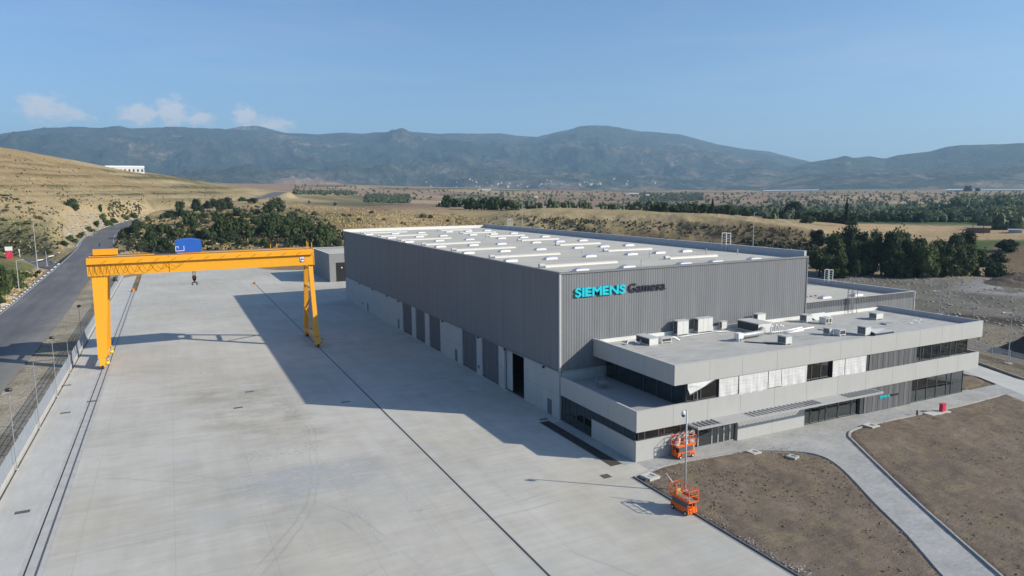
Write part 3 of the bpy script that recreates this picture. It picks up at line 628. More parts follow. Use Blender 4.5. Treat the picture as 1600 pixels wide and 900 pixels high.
# pale rubble thrown along the drain
def rocks(name, n, fn, mat, label, smin, smax, flat_=.6):
    r = random.Random(len(name)*31+n); V = []; Fq = []
    base = [(1,0,0),(-1,0,0),(0,1,0),(0,-1,0),(0,0,1),(0,0,-.4)]; fc = [(0,2,4),(2,1,4),(1,3,4),(3,0,4),(2,0,5),(1,2,5),(3,1,5),(0,3,5)]
    for _ in range(n):
        q = fn(r)
        if q is None: continue
        s = smin*(smax/smin)**(r.random()**2.2); a = r.uniform(0, 6.3); ca_, sa_ = math.cos(a), math.sin(a); b = len(V)
        for (x,y,z) in base:
            k = s*r.uniform(.65, 1.25); V.append((q[0]+(x*ca_-y*sa_)*k, q[1]+(x*sa_+y*ca_)*k, q[2]+z*k*flat_))
        Fq += [(b+i, b+j, b+l) for i,j,l in fc]
    o = np_mesh(name, np.array(V), np.array(Fq), mat, False); return tag(o, label, kind='stuff')
M_RUB = plain('pale_rubble', (.33,.305,.265), .9, .35, 3, 14); M_CLOD = plain('earth_clods', (.165,.132,.104), .95, .4, 2, 12); M_CLOD2 = plain('grey_spoil', (.26,.24,.205), .95, .4, .5, 6)
rocks('rubble', 3200, lambda r: (-1.75+abs(r.gauss(0,.42))*(1 if r.random() < .8 else -.4), r.uniform(-52,-25.5), .05), M_RUB, 'pale rubble strewn along the drain', .02, .13)
def inpoly(x, y, poly):
    c = False; n = len(poly)
    for i in range(n):
        (x0,y0),(x1,y1) = poly[i], poly[(i+1)%n]
        if (y0 > y) != (y1 > y) and x < (x1-x0)*(y-y0)/(y1-y0)+x0: c = not c
    return c
def inbed(poly, x0, x1, y0, y1):
    def f(r):
        x, y = r.uniform(x0,x1), r.uniform(y0,y1); return (x, y, .10) if inpoly(x, y, poly) else None
    return f
rocks('clods', 6000, inbed(BED1, -2, 17, -50, -16), M_CLOD, 'clods and stones on the bed beside the yard', .025, .13)
rocks('clods', 6000, inbed(BED2, 9, 54, -56, -17), M_CLOD, 'clods and stones on the wide bed', .025, .13)
rocks('bed_stones', 500, lambda r: (r.uniform(-2,16), -17.2-abs(r.gauss(0,1.6)), .12), M_RUB, 'pale stones near the paving edge', .03, .10)
def lotpt(r):
    x, y = r.uniform(62, 185), r.uniform(-45, 110); d = math.hypot(x-CAM[0], y-CAM[1])
    if d > 240 or (x < 77 and y < 18 and (x-56)*.9 < (y+16)*.55+11): return None
    return (x, y, hgt(x, y))
rocks('spoil', 9000, lotpt, M_CLOD2, 'stony spoil spread over the unfinished lot', .10, .65, .55)

# worn marks on the slab: chalky lines, a washed patch and oil flecks, each a thin film broken up by noise
def film(name, col, scale, lo, hi, stretch=(1,1,1), rot=0.0, top=.8, fade=True):
    t = NT(name); n = t.noise(scale, 6, .72, t.map(t.pos, stretch, (0,0,rot))); a = t.math('MULTIPLY', t.ramp(n, [(lo, 0.0), (hi, 1.0)]), top)
    if fade: a = t.math('MULTIPLY', a, t.n('ShaderNodeAttribute', attribute_name='fade').outputs['Fac'])
    tr = t.n('ShaderNodeBsdfTransparent'); mx = t.n('ShaderNodeMixShader'); t.fin(col, .9, .2)
    t.l(a, mx.inputs[0]); t.l(tr.outputs[0], mx.inputs[1]); t.l(t.p.outputs[0], mx.inputs[2]); t.l(mx.outputs[0], t.out.inputs[0]); return t.mat
M_CHALK = film('chalk_film', (.62,.615,.59), 1.1, .38, .62, top=.5, fade=False); M_WASH = film('washed_film', (.50,.515,.53), .35, .34, .58, (1,2.2,1), .5, .6); M_OIL = film('oil_film', (.10,.085,.065), 2.6, .56, .64, (1,2.4,1), .45, .75); M_DUST = film('dust_film', (.42,.375,.30), .12, .40, .68, (1,2,1), .4, .40)
def decal(name, pix, mat, label, z):
    v = [grd(a, b) for a, b in pix]; n = len(v); c = sum(v)/n; o = MB().add([(c[0], c[1], z)]+[(c[0]+(q[0]-c[0])*.55, c[1]+(q[1]-c[1])*.55, z) for q in v]+[(c[0]+(q[0]-c[0])*1.15, c[1]+(q[1]-c[1])*1.15, z) for q in v], [(0, 1+i, 1+(i+1) % n) for i in range(n)]+[(1+i, 1+n+i, 1+n+(i+1) % n, 1+(i+1) % n) for i in range(n)]).build(name, mat)
    a = o.data.attributes.new('fade', 'FLOAT', 'POINT'); a.data.foreach_set('value', [1.0]*(n+1)+[0.0]*n); return tag(o, label, kind='structure')
def streak(a, b, w, label, z, mat=None):
    A_ = Vector(grd(*a)); B_ = Vector(grd(*b)); d = (B_-A_).normalized(); n = Vector((-d.y, d.x, 0))*w/2; o = MB().add([tuple(A_-n+Vector((0,0,z))), tuple(A_+n+Vector((0,0,z))), tuple(B_+n+Vector((0,0,z))), tuple(B_-n+Vector((0,0,z)))], [(0,1,2,3)]).build('yard_mark', mat or M_CHALK); tag(o, label, kind='structure')
decal('yard_stain', [(360,757),(372,742),(480,722),(590,712),(606,728),(590,757),(500,772),(395,790)], M_WASH, 'washed blue-grey patch on the yard', .004)
decal('yard_stain', [(350,712),(500,688),(505,702),(420,722),(352,724)], M_OIL, 'oil flecks on the yard', .004); decal('yard_stain', [(300,572),(345,566),(350,588),(300,592)], M_OIL, 'dark flecks on the yard near the crane shadow', .004); decal('yard_stain', [(440,622),(470,620),(475,660),(445,665)], M_OIL, 'dark flecks beside the hall shadow', .004)
decal('yard_stain', [(250,600),(420,585),(520,660),(560,700),(300,690)], M_DUST, 'tan dust drift on the yard', .0062)
for i, (a, b, w) in enumerate((((372,746),(590,713),.35),((458,778),(492,860),.5),((540,772),(616,868),.55),((596,728),(690,838),.55),((640,800),(720,786),.3),((735,742),(790,735),.35),((520,535),(640,528),.4),((580,500),(690,492),.35),((730,612),(800,605),.4),((560,480),(600,476),.3),((400,770),(560,758),.25))): streak(a, b, w, 'chalky straight mark on the concrete', .008)
# ------------------------------------------------------------------ warehouse hall
WX, WY, WZ, ZC = 37.457, 104.43, 16.5, 5.48
def corr_mat(name, col):
    t = NT(name); st = t.noise(1.0, 5, .6, t.map(t.pos, (1.2, 1.2, .12))); pan = t.noise(1.0, 0, .5, t.map(t.pos, (1.0, 1.0, .02))); n2 = t.noise(9, 3, .6)
    f = t.math('ADD', t.math('MULTIPLY', st, .5), t.math('ADD', t.math('MULTIPLY', pan, .35), t.math('MULTIPLY', n2, .15)))
    return t.fin(t.ramp(f, [(.3, sc3(col, .86)), (.7, sc3(col, 1.14))]), .55, .35)
M_CLAD = corr_mat('grey_corrugated_sheet', (.172,.178,.186)); M_TRIM = plain('grey_trim_sheet', (.19,.19,.195), .5, .08)
M_TRIML = plain('light_trim_sheet', (.46,.46,.45), .5, .08)
def m_panel():
    t = NT('precast_panel'); n1 = t.noise(.5, 5, .6); st = t.noise(1.0, 5, .65, t.map(t.pos, (1.6, 1.6, .18))); n2 = t.noise(11, 4, .65)
    f = t.math('ADD', t.math('MULTIPLY', n1, .4), t.math('ADD', t.math('MULTIPLY', st, .4), t.math('MULTIPLY', n2, .2)))
    t.bump(n2, .08, .01); return t.fin(t.ramp(f, [(.32, (.36,.36,.35)), (.7, (.46,.46,.45))]), .85, .3)
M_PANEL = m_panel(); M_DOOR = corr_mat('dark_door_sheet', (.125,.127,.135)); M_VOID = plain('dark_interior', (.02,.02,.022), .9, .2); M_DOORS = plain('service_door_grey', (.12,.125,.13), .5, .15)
hall = thing('warehouse_hall', 'big grey corrugated warehouse with white flat roof and concrete plinth', 'warehouse', (0,0,0))
def corrugated(axis, a, b, z0, z1, base, out, pitch=.333, depth=.022):
    """trapezoid sheet along an axis: base = plane coordinate, out = outward sign"""
    m = MB(); v = []; n = int(round((b-a)/pitch)); p = (b-a)/n
    for i in range(n):
        for f, d in ((.0,0),(.18,1),(.46,1),(.64,0)): v.append((a+(i+f)*p, base+out*depth*d))
    v.append((b, base)); k = len(v); vs = []; 
    for z in (z0, z1):
        for s, q in v: vs.append((s, q, z) if axis == 'x' else (q, s, z))
    m.add(vs, [(i, i+1, k+i+1, k+i) if (axis == 'x') == (out < 0) else (i+1, i, k+i, k+i+1) for i in range(k-1)]); return m
corrugated('x', .06, WX-.06, ZC+.02, WZ-.22, -.05, -1).build('front_cladding', M_CLAD, hall)
corrugated('y', .06, WY-.06, ZC+.02, WZ-.22, -.05, -1).build('side_cladding', M_CLAD, hall)
core = MB(); core.box(0.02, WX, 0.02, WY, ZC, WZ-1.0); core.box(12, WX, 30, WY-1, .05, ZC); core.build('core_wall', M_TRIM, hall)
BOX(.30, WX-.02, .02, .30, 0, ZC).build('front_plinth', M_PANEL, hall)
BOX(WX-.3, WX, .32, WY, 0, ZC).build('side_wall', M_PANEL, hall); BOX(.3, WX-.32, WY-.3, WY, 0, ZC).build('rear_wall', M_PANEL, hall)
# corner and eaves trims
BOX(-.14, .08, -.14, .08, ZC-.0, WZ-.22).build('corner_trim', M_TRIML, hall); BOX(-.14, .05, WY-.06, WY+.08, ZC, WZ-.22).build('corner_trim', M_TRIM, hall); BOX(WX-.06, WX+.1, -.14, .05, 0, WZ-.22).build('corner_trim', M_TRIM, hall)
BOX(-.17, WX+.12, -.17, .22, WZ-.218, WZ).build('eaves_trim', M_TRIM, hall); BOX(-.17, .22, .222, WY-.102, WZ-.218, WZ-.002).build('eaves_trim', M_TRIM, hall)
BOX(-.16, .0, .09, WY-.02, ZC-.10, ZC+.018).build('base_flashing', M_TRIM, hall)
def m_roof():
    t = NT('white_roof_membrane'); n1 = t.noise(.12, 6, .65); n2 = t.noise(1.0, 4, .6, t.map(t.pos, (.05, .9, 1))); n3 = t.noise(5, 4, .6)
    f = t.math('ADD', t.math('MULTIPLY', n1, .5), t.math('ADD', t.math('MULTIPLY', n2, .35), t.math('MULTIPLY', n3, .15)))
    c = t.ramp(f, [(.34, (.395,.377,.325)), (.5, (.475,.456,.40)), (.68, (.555,.538,.48))])
    b = t.n('ShaderNodeTexBrick', offset=0.0); t.l(t.pos, b.inputs['Vector']); b.inputs['Scale'].default_value = 1; b.inputs['Brick Width'].default_value = 40; b.inputs['Row Height'].default_value = 1.9; b.inputs['Mortar Size'].default_value = .03
    c = t.mix(t.math('MULTIPLY', b.outputs['Fac'], .18), c, (.30,.29,.26)); return t.fin(c, .8, .08)
M_ROOF = m_roof(); M_LEDGE = plain('white_upstand', (.66,.66,.63), .6, .06); M_PARA = plain('galvanised_parapet', (.40,.41,.43), .5, .08)
zr = WZ-.30
rf = MB(); xm = WX/2
rf.add([(.22,.22,zr),(xm,.22,zr+.05),(WX-.3,.22,zr),(.22,WY-.1,zr),(xm,WY-.1,zr+.05),(WX-.3,WY-.1,zr)], [(0,1,4,3),(1,2,5,4)])
roof = rf.build('roof', M_ROOF, hall)
BOX(WX-.30, WX+.1, .222, WY, WZ-1.0, WZ+.62).build('side_parapet', M_PARA, hall); BOX(WX-.34, WX+.14, .20, WY+.02, WZ+.622, WZ+.68).build('parapet_cap', M_TRIML, hall)
BOX(-.15, WX-.31, WY-.1, WY+.1, WZ-1.0, WZ+.42).build('rear_parapet', M_LEDGE, hall)
# skylights: white curbs with domes of milky plastic
M_CURB = plain('white_skylight_curb', (.70,.69,.68), .5, .05)
def m_dome():
    t = NT('milky_dome'); return t.fin(t.ramp(t.noise(4, 3), [(.3, (.34,.34,.45)), (.7, (.42,.42,.52))]), .18, .6)
M_DOME = m_dome()
def skylight_meshes(lx=1.75, ly=.95):
    a = MB().hexa([(-lx/2,-ly/2,0),(lx/2,-ly/2,0),(lx/2,ly/2,0),(-lx/2,ly/2,0),(-lx/2+.05,-ly/2+.05,.28),(lx/2-.05,-ly/2+.05,.28),(lx/2-.05,ly/2-.05,.28),(-lx/2+.05,ly/2-.05,.28)])
    d = MB(); n = 6; vs = []; fs = []
    for i in range(n+1):
        for j in range(n+1):
            u, v = i/n*2-1, j/n*2-1; vs.append((u*(lx/2-.10), v*(ly/2-.10), .28+.17*max(0,(1-u*u))**.6*max(0,(1-v*v))**.6))
    for i in range(n):
        for j in range(n): k = i*(n+1)+j; fs.append((k, k+n+1, k+n+2, k+1))
    d.add(vs, fs); oa = a.build('skylight', M_CURB); od = d.build('dome', M_DOME, None, True); r = (oa.data, od.data); bpy.data.objects.remove(oa); bpy.data.objects.remove(od); return r
SKA, SKD = skylight_meshes()
def put_sky(x, y, z, parent):
    o = piece('skylight', SKA, (x, y, z), parent); inst('dome', SKD, parent=o)
cols = [(2.1,8.1,14.3,20.9,25.8,30.7)]*7
for k in range(7):
    y = 1.9+14.45*k
    for i, x in enumerate(cols[0]):
        if k == 0: x = (4.0,10.4,None,18.4,23.4,29.8)[i]
        if x is None: continue
        put_sky(x+(.9 if k in (3,5) and i < 2 else 0), y+(.3 if i < 3 else -.2), zr, hall)
M_RIDGE = plain('roof_vent_strip', (.56,.54,.48), .5, .08)
for k in range(7):
    for x0, x1, dy in ((2.4,12.8,7.3),(21.3,29.4,8.2)):
        y = dy+14.5*k+(.6 if x0 < 10 else 0)
        if y > WY-2: continue
        m_ = MB().extr([(y-.32,zr-.02),(y+.32,zr-.02),(y+.25,zr+.20),(y,zr+.32),(y-.25,zr+.20)], 'x', x0, x1); v = m_.build('roof_vent', M_RIDGE, hall)
        MB().tube([(x0-.75,y,zr+.28),(x0-.05,y,zr+.28)], .24, 8).build('vent_cowl', M_PARA, v)
pm = MB().tube([(0,0,0),(0,0,.85)], .07, 6); po = pm.build('roof_pipe', M_TRIML); pme = po.data; bpy.data.objects.remove(po)
for x, y in ((16.5,57),(18.6,46),(15.2,20),(21,12),(33.5,8.5),(30.5,11.5),(13,3)): piece('roof_pipe', pme, (x,y,zr), hall)
# plinth panels and sliding doors on the yard side
def col_panel(y0, y1, rows=((0,2.72),(2.745,5.37))):
    for a, b in rows: BOX(-.09, .16, y0+.012, y1-.012, a, b).build('wall_panel', M_PANEL, hall)
def door_leaf(y0, y1):
    d = BOX(.10, .16, y0, y1, 0, 5.36).build('sliding_door', M_DOOR, hall); n = int((y1-y0)/.42)
    for i in range(n): BOX(.07, .10, y0+(i+.3)*(y1-y0)/n, y0+(i+.62)*(y1-y0)/n, .05, 5.3).build('door_rib', M_DOOR, d)
yf = WY
for y1, y0 in ((WY,96.4),(96.4,88.4),(88.4,78.9),(78.9,68.0),(68.0,58.1)): col_panel(y0, y1)
door_leaf(52.8, 58.1); col_panel(50.5, 52.8); door_leaf(45.6, 50.5); col_panel(43.4, 45.6); door_leaf(38.1, 43.4); col_panel(33.4, 38.1); col_panel(28.8, 33.4)
door_leaf(23.4, 28.8); col_panel(21.5, 23.4); door_leaf(16.05, 21.5); col_panel(14.25, 16.05)
col_panel(4.1, 8.7); col_panel(-.0, 4.1)
# the open doorway: one leaf slid aside, dark hall behind
BOX(.22, .30, 12.55, 14.25, 0, 5.3).build('sliding_door', M_PANEL, hall)
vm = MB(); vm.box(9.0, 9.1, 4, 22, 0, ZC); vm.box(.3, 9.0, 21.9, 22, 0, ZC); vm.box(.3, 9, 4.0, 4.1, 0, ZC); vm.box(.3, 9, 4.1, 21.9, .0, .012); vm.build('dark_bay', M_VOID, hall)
BOX(-.05, .25, 8.7, 14.25, 5.2, 5.47).build('door_track', M_TRIM, hall)
# small service doors in the plinth
for y0, y1, z1 in ((1.75,2.75,1.8),(30.8,31.75,1.8),(60.4,61.4,1.75),(83.2,84.15,1.7)):
    d = BOX(-.125, -.092, y0, y1, .02, z1).build('service_door', M_DOORS, hall); BOX(-.15,-.127,y0+.1,y0+.2,.85,.95).build('handle', M_STEEL, d)
BOX(-.14,-.092,22.4,22.9,.8,1.25).build('wall_box', M_DOORS, hall); BOX(-.14,-.092,87.8,88.9,.85,1.3).build('wall_box', M_DOORS, hall)
lm = MB().box(-.22,0,-.12,.12,-.1,.1); lo = lm.build('wall_lamp', M_GAP); lme = lo.data; bpy.data.objects.remove(lo)
for y in (3.4, 13.8, 22.4, 36.6, 60.2, 68, 78.9, 90): piece('wall_lamp', lme, (-.16,y,ZC-.2), hall)

# lettering
def text_mesh(ch, size, extrude, bold):
    cu = bpy.data.curves.new('letter', 'FONT'); cu.body = ch; cu.size = size; cu.extrude = extrude; cu.offset = bold; cu.resolution_u = 4
    o = bpy.data.objects.new('letter_tmp', cu); C.objects.link(o); dg = bpy.context.evaluated_depsgraph_get(); me = bpy.data.meshes.new_from_object(o.evaluated_get(dg))
    C.objects.unlink(o); bpy.data.objects.remove(o); bpy.data.curves.remove(cu)
    co = np.empty(len(me.vertices)*3, np.float32); me.vertices.foreach_get('co', co); co = co.reshape(-1,3); return me, co
def letters(parent, word, x0, x1, z0, zcap, y, depth, mat, bold, cap='S', lw=1.0):
    size = 1.0; data = []; 
    for ch in word:
        me, co = text_mesh(ch, size, .5, bold); data.append((me, co, co[:,0].min(), co[:,0].max()))
    capm, cc = text_mesh(cap, size, .5, bold); ch_ = cc[:,1].max(); bpy.data.meshes.remove(capm)
    gap = .055; tot = sum(b-a for _,_,a,b in data)+gap*(len(data)-1); sx = (x1-x0)/tot; sz = (zcap-z0)/ch_; x = x0
    for me, co, a, b in data:
        v = np.stack([x+(co[:,0]-a)*sx, y-depth*(co[:,2]+.5), z0+co[:,1]*sz], -1)-np.array(origin(parent)); me.vertices.foreach_set('co', v.astype(np.float32).ravel())
        me.materials.clear(); me.materials.append(mat); me.update(); me.name = 'letter'
        o = bpy.data.objects.new('letter', me); C.objects.link(o); o.parent = parent; x += (b-a+gap)*sx
M_TEAL = paint('turquoise_letter', (.010,.52,.62), .4, .05); M_INK = paint('dark_violet_letter', (.028,.022,.040), .4, .05)
sg = thing('wall_sign', 'large turquoise and dark lettering high on the front of the warehouse', 'sign', (1.7,-.15,13.7))
letters(sg, 'SIEMENS', 1.76, 8.42, 13.70, 14.68, -.115, .16, M_TEAL, .030)
letters(sg, 'Gamesa', 8.92, 14.16, 13.72, 14.72, -.115, .12, M_INK, .012, 'G')

# low annex on the far side, with its own parapet
annex = thing('annex_hall', 'lower grey annex with white roof joined to the far side of the warehouse', 'annex', (WX,0,0)); AZ_, AX = 10.256, 59.868
corrugated('x', WX+.1, AX-.05, .1, AZ_-.05, -.02, -1).build('front_cladding', M_CLAD, annex)
BOX(WX+.12, AX-.02, 0, WY, 0, AZ_-.9).build('core_wall', M_TRIM, annex); BOX(AX-.3, AX, .02, WY, AZ_-.9, AZ_).build('side_parapet', M_PARA, annex); BOX(WX+.12, AX-.32, -.02, .14, AZ_-.9, AZ_-.02).build('front_parapet', M_TRIM, annex)
BOX(WX+.11, AX+.06, -.09, .16, AZ_-.018, AZ_+.03).build('parapet_cap', M_TRIML, annex); BOX(AX-.34, AX+.06, .162, WY, AZ_+.002, AZ_+.04).build('parapet_cap', M_TRIML, annex); BOX(AX-.06, AX+.07, -.1, .0, 0, AZ_-.02).build('corner_trim', M_TRIML, annex)
BOX(WX+.13, AX-.31, .142, WY-.1, AZ_-.89, AZ_-.80).build('roof', M_ROOF, annex)
for x, y in ((40,3),(47.4,5.2),(53.4,4.6),(41,16),(48,17),(54,17.5),(41,30),(48,30)): put_sky(x, y, AZ_-.8, annex)
for y in (10.0, 24.0): MB().extr([(y-.3,AZ_-.8),(y+.3,AZ_-.8),(y+.2,AZ_-.55),(y-.2,AZ_-.55)], 'x', 39, 46).build('roof_vent', M_RIDGE, annex)
# cable tray of little blocks along the annex roof
for i in range(9): BOX(40.2+i*.95, 40.5+i*.95, 7.2, 7.4, AZ_-.8, AZ_-.68).build('tray_block', M_GAP, annex)
def cage(x, y, z, label, mat):
    t = thing('roof_ladder', label, 'ladder', (x, y, z)); w = .45
    for s in (-1,1):
        MB().bar((x-.5,y+s*w,z-1.3),(x-.5,y+s*w,z+1.75),.07,.07,0).build('stile', mat, t); MB().bar((x+.35,y+s*w,z-.2),(x+.35,y+s*w,z+1.75),.07,.07).build('stile', mat, t)
        MB().bar((x-.5,y+s*w,z+1.75),(x+.35,y+s*w,z+1.75),.07).build('hand_rail', mat, t)
    for k in range(9): MB().bar((x-.5,y-w,z-1.2+k*.34),(x-.5,y+w,z-1.2+k*.34),.05).build('rung', mat, t)
    for k in range(5): MB().bar((x+.35,y-w,z+.1+k*.4),(x+.35,y+w,z+.1+k*.4),.06).build('hoop', mat, t)
M_LAD = plain('galvanised_ladder', (.62,.63,.62), .5, .1); M_LADD = plain('dark_ladder', (.14,.14,.15), .5, .15)
cage(37.4, 14.9, 17.1, 'white caged ladder head over the warehouse parapet nearest the front', M_LAD); cage(37.4, 89.6, 17.1, 'small caged ladder head over the far end of the warehouse parapet', M_LAD); cage(59.8, 14.9, 10.3, 'caged ladder head over the annex parapet', M_LAD)
t = thing('wall_ladder', 'dark cat ladder climbing the annex wall from the office roof', 'ladder', (45.8,-.4,8.2))
for s in (45.35, 46.15):
    MB().bar((s,-.28,8.25),(s,-.28,11.7),.07).build('stile', M_LADD, t); MB().bar((s+.25,-.95,8.25),(s+.25,-.95,11.6),.05).build('guard', M_LADD, t)
for k in range(10): MB().bar((45.35,-.28,8.5+k*.33),(46.15,-.28,8.5+k*.33),.06).build('rung', M_LADD, t)
# rear store
st_ = thing('rear_store', 'small grey flat-roofed store at the back of the yard', 'store building', (3.2,139.6,0))
mm = MB(); mm.box(3.2, 5.0, 139.6, 139.85, 0, 8.3); mm.box(8.4, 20, 139.6, 139.85, 0, 8.3); mm.box(5.0,8.4,139.6,139.85,5.6,8.3); mm.box(3.2,3.45,139.85,166,0,8.3); mm.box(3.45,20,165.7,166,0,8.3); mm.box(19.7,20,139.85,165.7,0,8.3)
mm.build('wall', plain('grey_render', (.235,.235,.235), .8, .1), st_); BOX(3.45,19.7,139.85,165.7,7.5,7.75).build('roof', M_ROOF, st_); BOX(3.1,20.1,165.65,166.05,8.302,8.36).build('roof_edge', M_LEDGE, st_); BOX(3.1,20.1,139.5,139.9,8.302,8.36).build('roof_edge', M_LEDGE, st_); BOX(3.1,3.5,139.902,165.648,8.302,8.358).build('roof_edge', M_LEDGE, st_)
dv = BOX(5.0,8.4,139.82,139.9,0,5.6).build('door', M_VOID, st_); BOX(6.6,6.95,139.76,139.815,3.9,4.25).build('lamp', M_CURB, dv)
# ------------------------------------------------------------------ office wing
OY, OX = -14.2, 51.88
M_BAND = NT('stone_white_fascia'); 
def _band(t):
    n1 = t.noise(.35, 4, .6); st = t.noise(1.0, 4, .6, t.map(t.pos, (1.5, 1.5, .2))); f = t.math('ADD', t.math('MULTIPLY', n1, .55), t.math('MULTIPLY', st, .45))
    return t.fin(t.ramp(f, [(.3, (.385,.385,.368)), (.7, (.43,.43,.412))]), .6, .3)
M_BAND = _band(M_BAND); M_SOFF = plain('soffit_grey', (.30,.30,.30), .7, .08); M_FRAME = plain('dark_window_frame', (.055,.06,.065), .45, .1); M_ALU = plain('aluminium_mullion', (.30,.32,.33), .4, .1, metal=.2)
def m_glass(name, tint, refl=.0):
    t = NT(name); tr = t.n('ShaderNodeBsdfTransparent'); tr.inputs[0].default_value = (*tint, 1); gl = t.n('ShaderNodeBsdfGlossy'); gl.inputs['Roughness'].default_value = .015; gl.inputs[0].default_value = (.85,.92,.95,1)
    fr = t.n('ShaderNodeFresnel'); fr.inputs[0].default_value = 1.6; k = t.math('ADD', t.math('MULTIPLY', fr.outputs[0], .9), refl, True); mx = t.n('ShaderNodeMixShader'); t.l(k, mx.inputs[0]); t.l(tr.outputs[0], mx.inputs[1]); t.l(gl.outputs[0], mx.inputs[2]); t.l(mx.outputs[0], t.out.inputs[0]); t.t.nodes.remove(t.p); return t.mat
M_GLASS = m_glass('tinted_glass', (.60,.68,.68), .11); M_GLASSC = m_glass('green_clear_glass', (.92,.96,.95), .13)
M_OWALL = M_BAND; M_INT = plain('office_interior', (.40,.40,.39), .8, .2); M_INTF = plain('office_floor', (.32,.33,.33), .5, .15); M_INTW = plain('office_core', (.10,.10,.105), .8, .2)
off = thing('office_wing', 'two-storey office wing with pale fascia bands and ribbon windows', 'office building', (0,OY,0))
def band(z0, z1, xs, x_left, y_left, xr, yo):
    for a, b in zip(xs[:-1], xs[1:]): BOX(a+.012, b-.012, yo-.06, yo+.10, z0, z1).build('fascia_panel', M_BAND, off)
    ys = [yo+.10]+y_left+[-.16]
    for a, b in zip(ys[:-1], ys[1:]): BOX(x_left-.06, x_left+.10, a+.012, b-.012, z0, z1).build('fascia_panel', M_BAND, off)
    BOX(xr-.10, xr+.06, yo+.112, -4.8, z0, z1).build('fascia_panel', M_BAND, off); BOX(xr-.10, xr+.06, -4.776, -.16, z0, z1).build('fascia_panel', M_BAND, off)
xl = [-.06,4.2,8.45,12.65,17.3,21.95,26.7,31.2,35.7,39.8,43.85,47.8,OX+.06]; xu = [4.19,8.5,12.7,17.4,22.1,26.8,31.7,35.9,40.1,44.2,48.0,52.16]
band(2.867, 4.905, xl, 0.0, [-9.6,-4.9], OX, OY); band(6.826, 8.791, xu, 4.254, [-9.7,-5.0], 52.1, OY-.08)
# floor slab, roof deck and soffits
BOX(.102, OX-.102, OY+.102, -.17, 2.93, 4.28).build('floor_slab', M_SOFF, off); BOX(4.36, 51.99, OY+.03, -.17, 6.90, 8.18).build('roof_slab', M_SOFF, off)
def m_deck():
    t = NT('grey_gravel_roof'); n1 = t.noise(.4, 6, .7); n2 = t.noise(1.0, 5, .65, t.map(t.pos, (.35, 2.2, 1))); n3 = t.noise(14, 4, .7)
    f = t.math('ADD', t.math('MULTIPLY', n1, .4), t.math('ADD', t.math('MULTIPLY', n2, .35), t.math('MULTIPLY', n3, .25))); t.bump(n3, .4, .02)
    return t.fin(t.ramp(f, [(.36, (.30,.295,.275)), (.5, (.40,.395,.37)), (.66, (.48,.475,.45))]), .9, .2)
M_DECK = m_deck()
BOX(4.358, 51.992, OY+.022, -.168, 8.185, 8.20).build('roof_deck', M_DECK, off); BOX(.11, 6.2, OY+.11, -.168, 4.284, 4.30).build('terrace_deck', M_SOFF, off)
BOX(4.4, 51.95, -.30, -.10, 8.202, 8.60).build('rear_upstand', M_LEDGE, off); BOX(51.86, 51.995, OY+.15, -.32, 8.202, 8.77).build('parapet_lining', M_PARA, off)
BOX(4.17, 52.18, OY-.16, OY+.06, 8.792, 8.83).build('coping', M_TRIML, off); BOX(4.17, 4.40, OY+.062, -.16, 8.793, 8.828).build('coping', M_TRIML, off); BOX(51.95, 52.18, OY+.062, -.16, 8.793, 8.828).build('coping', M_TRIML, off)
BOX(-.08, 5.7, OY-.08, OY+.14, 4.906, 4.93).build('coping', M_TRIML, off); BOX(-.08, .14, OY+.142, -.16, 4.907, 4.929).build('coping', M_TRIML, off)
BOX(.16, 4.2, -.166, -.08, 4.3, 5.3).build('terrace_upstand', M_PANEL, off)
# ground floor: walls, ribbon window, glazing
BOX(-.02, 6.95, OY+.02, OY+.25, 0, 2.0).build('wall_panel', M_BAND, off); BOX(-.02, .23, OY+.252, -6.5, 0, 1.95).build('wall_panel', M_BAND, off)
BOX(12.5, 17.2, OY+.02, OY+.25, 0, 2.86).build('wall_panel', M_BAND, off); BOX(17.22, 21.9, OY+.02, OY+.25, 0, 2.86).build('wall_panel', M_BAND, off)
def glaze(axis, p, edges, z0, z1, mat=M_GLASS, fw=.07, sill=True, frame=M_FRAME):
    """a run of panes: each window a frame with its pane"""
    for a, b in zip(edges[:-1], edges[1:]):
        m = MB(); 
        def bx(u0,u1,v0,v1,d0,d1):
            return (m.box(u0,u1,p+d0,p+d1,v0,v1) if axis == 'x' else m.box(p+d0,p+d1,u0,u1,v0,v1))
        bx(a,a+fw,z0,z1,0,.12); bx(b-fw,b,z0,z1,0,.12); bx(a+fw,b-fw,z0,z0+fw,0,.12); bx(a+fw,b-fw,z1-fw,z1,0,.12)
        o = m.build('window', frame, off); g = MB()
        g.box(*((a+fw,b-fw,p+.05,p+.06,z0+fw,z1-fw) if axis == 'x' else (p+.05,p+.06,a+fw,b-fw,z0+fw,z1-fw))); g.build('pane', mat, o)
glaze('x', OY+.10, [.26,1.0,2.6,3.3,5.2,6.95], 2.0, 2.865, M_GLASS); glaze('y', .05, [-13.9,-12.0,-10.1,-8.3,-6.52], 1.95, 2.865, M_GLASS)
glaze('y', .05, [-6.48,-4.9,-3.3,-1.7,-.9,-.2], .02, 2.865, M_GLASS)
glaze('x', OY+.25, [7.0,7.6,9.35,10.15,10.9,11.7,12.48], .02, 2.865, M_GLASS, .08, True, M_ALU)
glaze('x', OY+.25, [21.95,23.05,24.5,25.45,27.35,29.5,30.6], .02, 2.865, M_GLASS, .08); BOX(30.6, 31.15, OY+.04, OY+.3, 0, 2.86).build('pier', M_FRAME, off)
glaze('x', OY+.15, [39.45,40.6,42.4,44.2,46.2,47.1,49.4], .02, 2.865, M_GLASSC, .06, True, M_FRAME); glaze('y', 49.4, [OY+.3,-11.6,-9.0,-6.4,-3.8,-.3], .02, 2.865, M_GLASSC, .06)
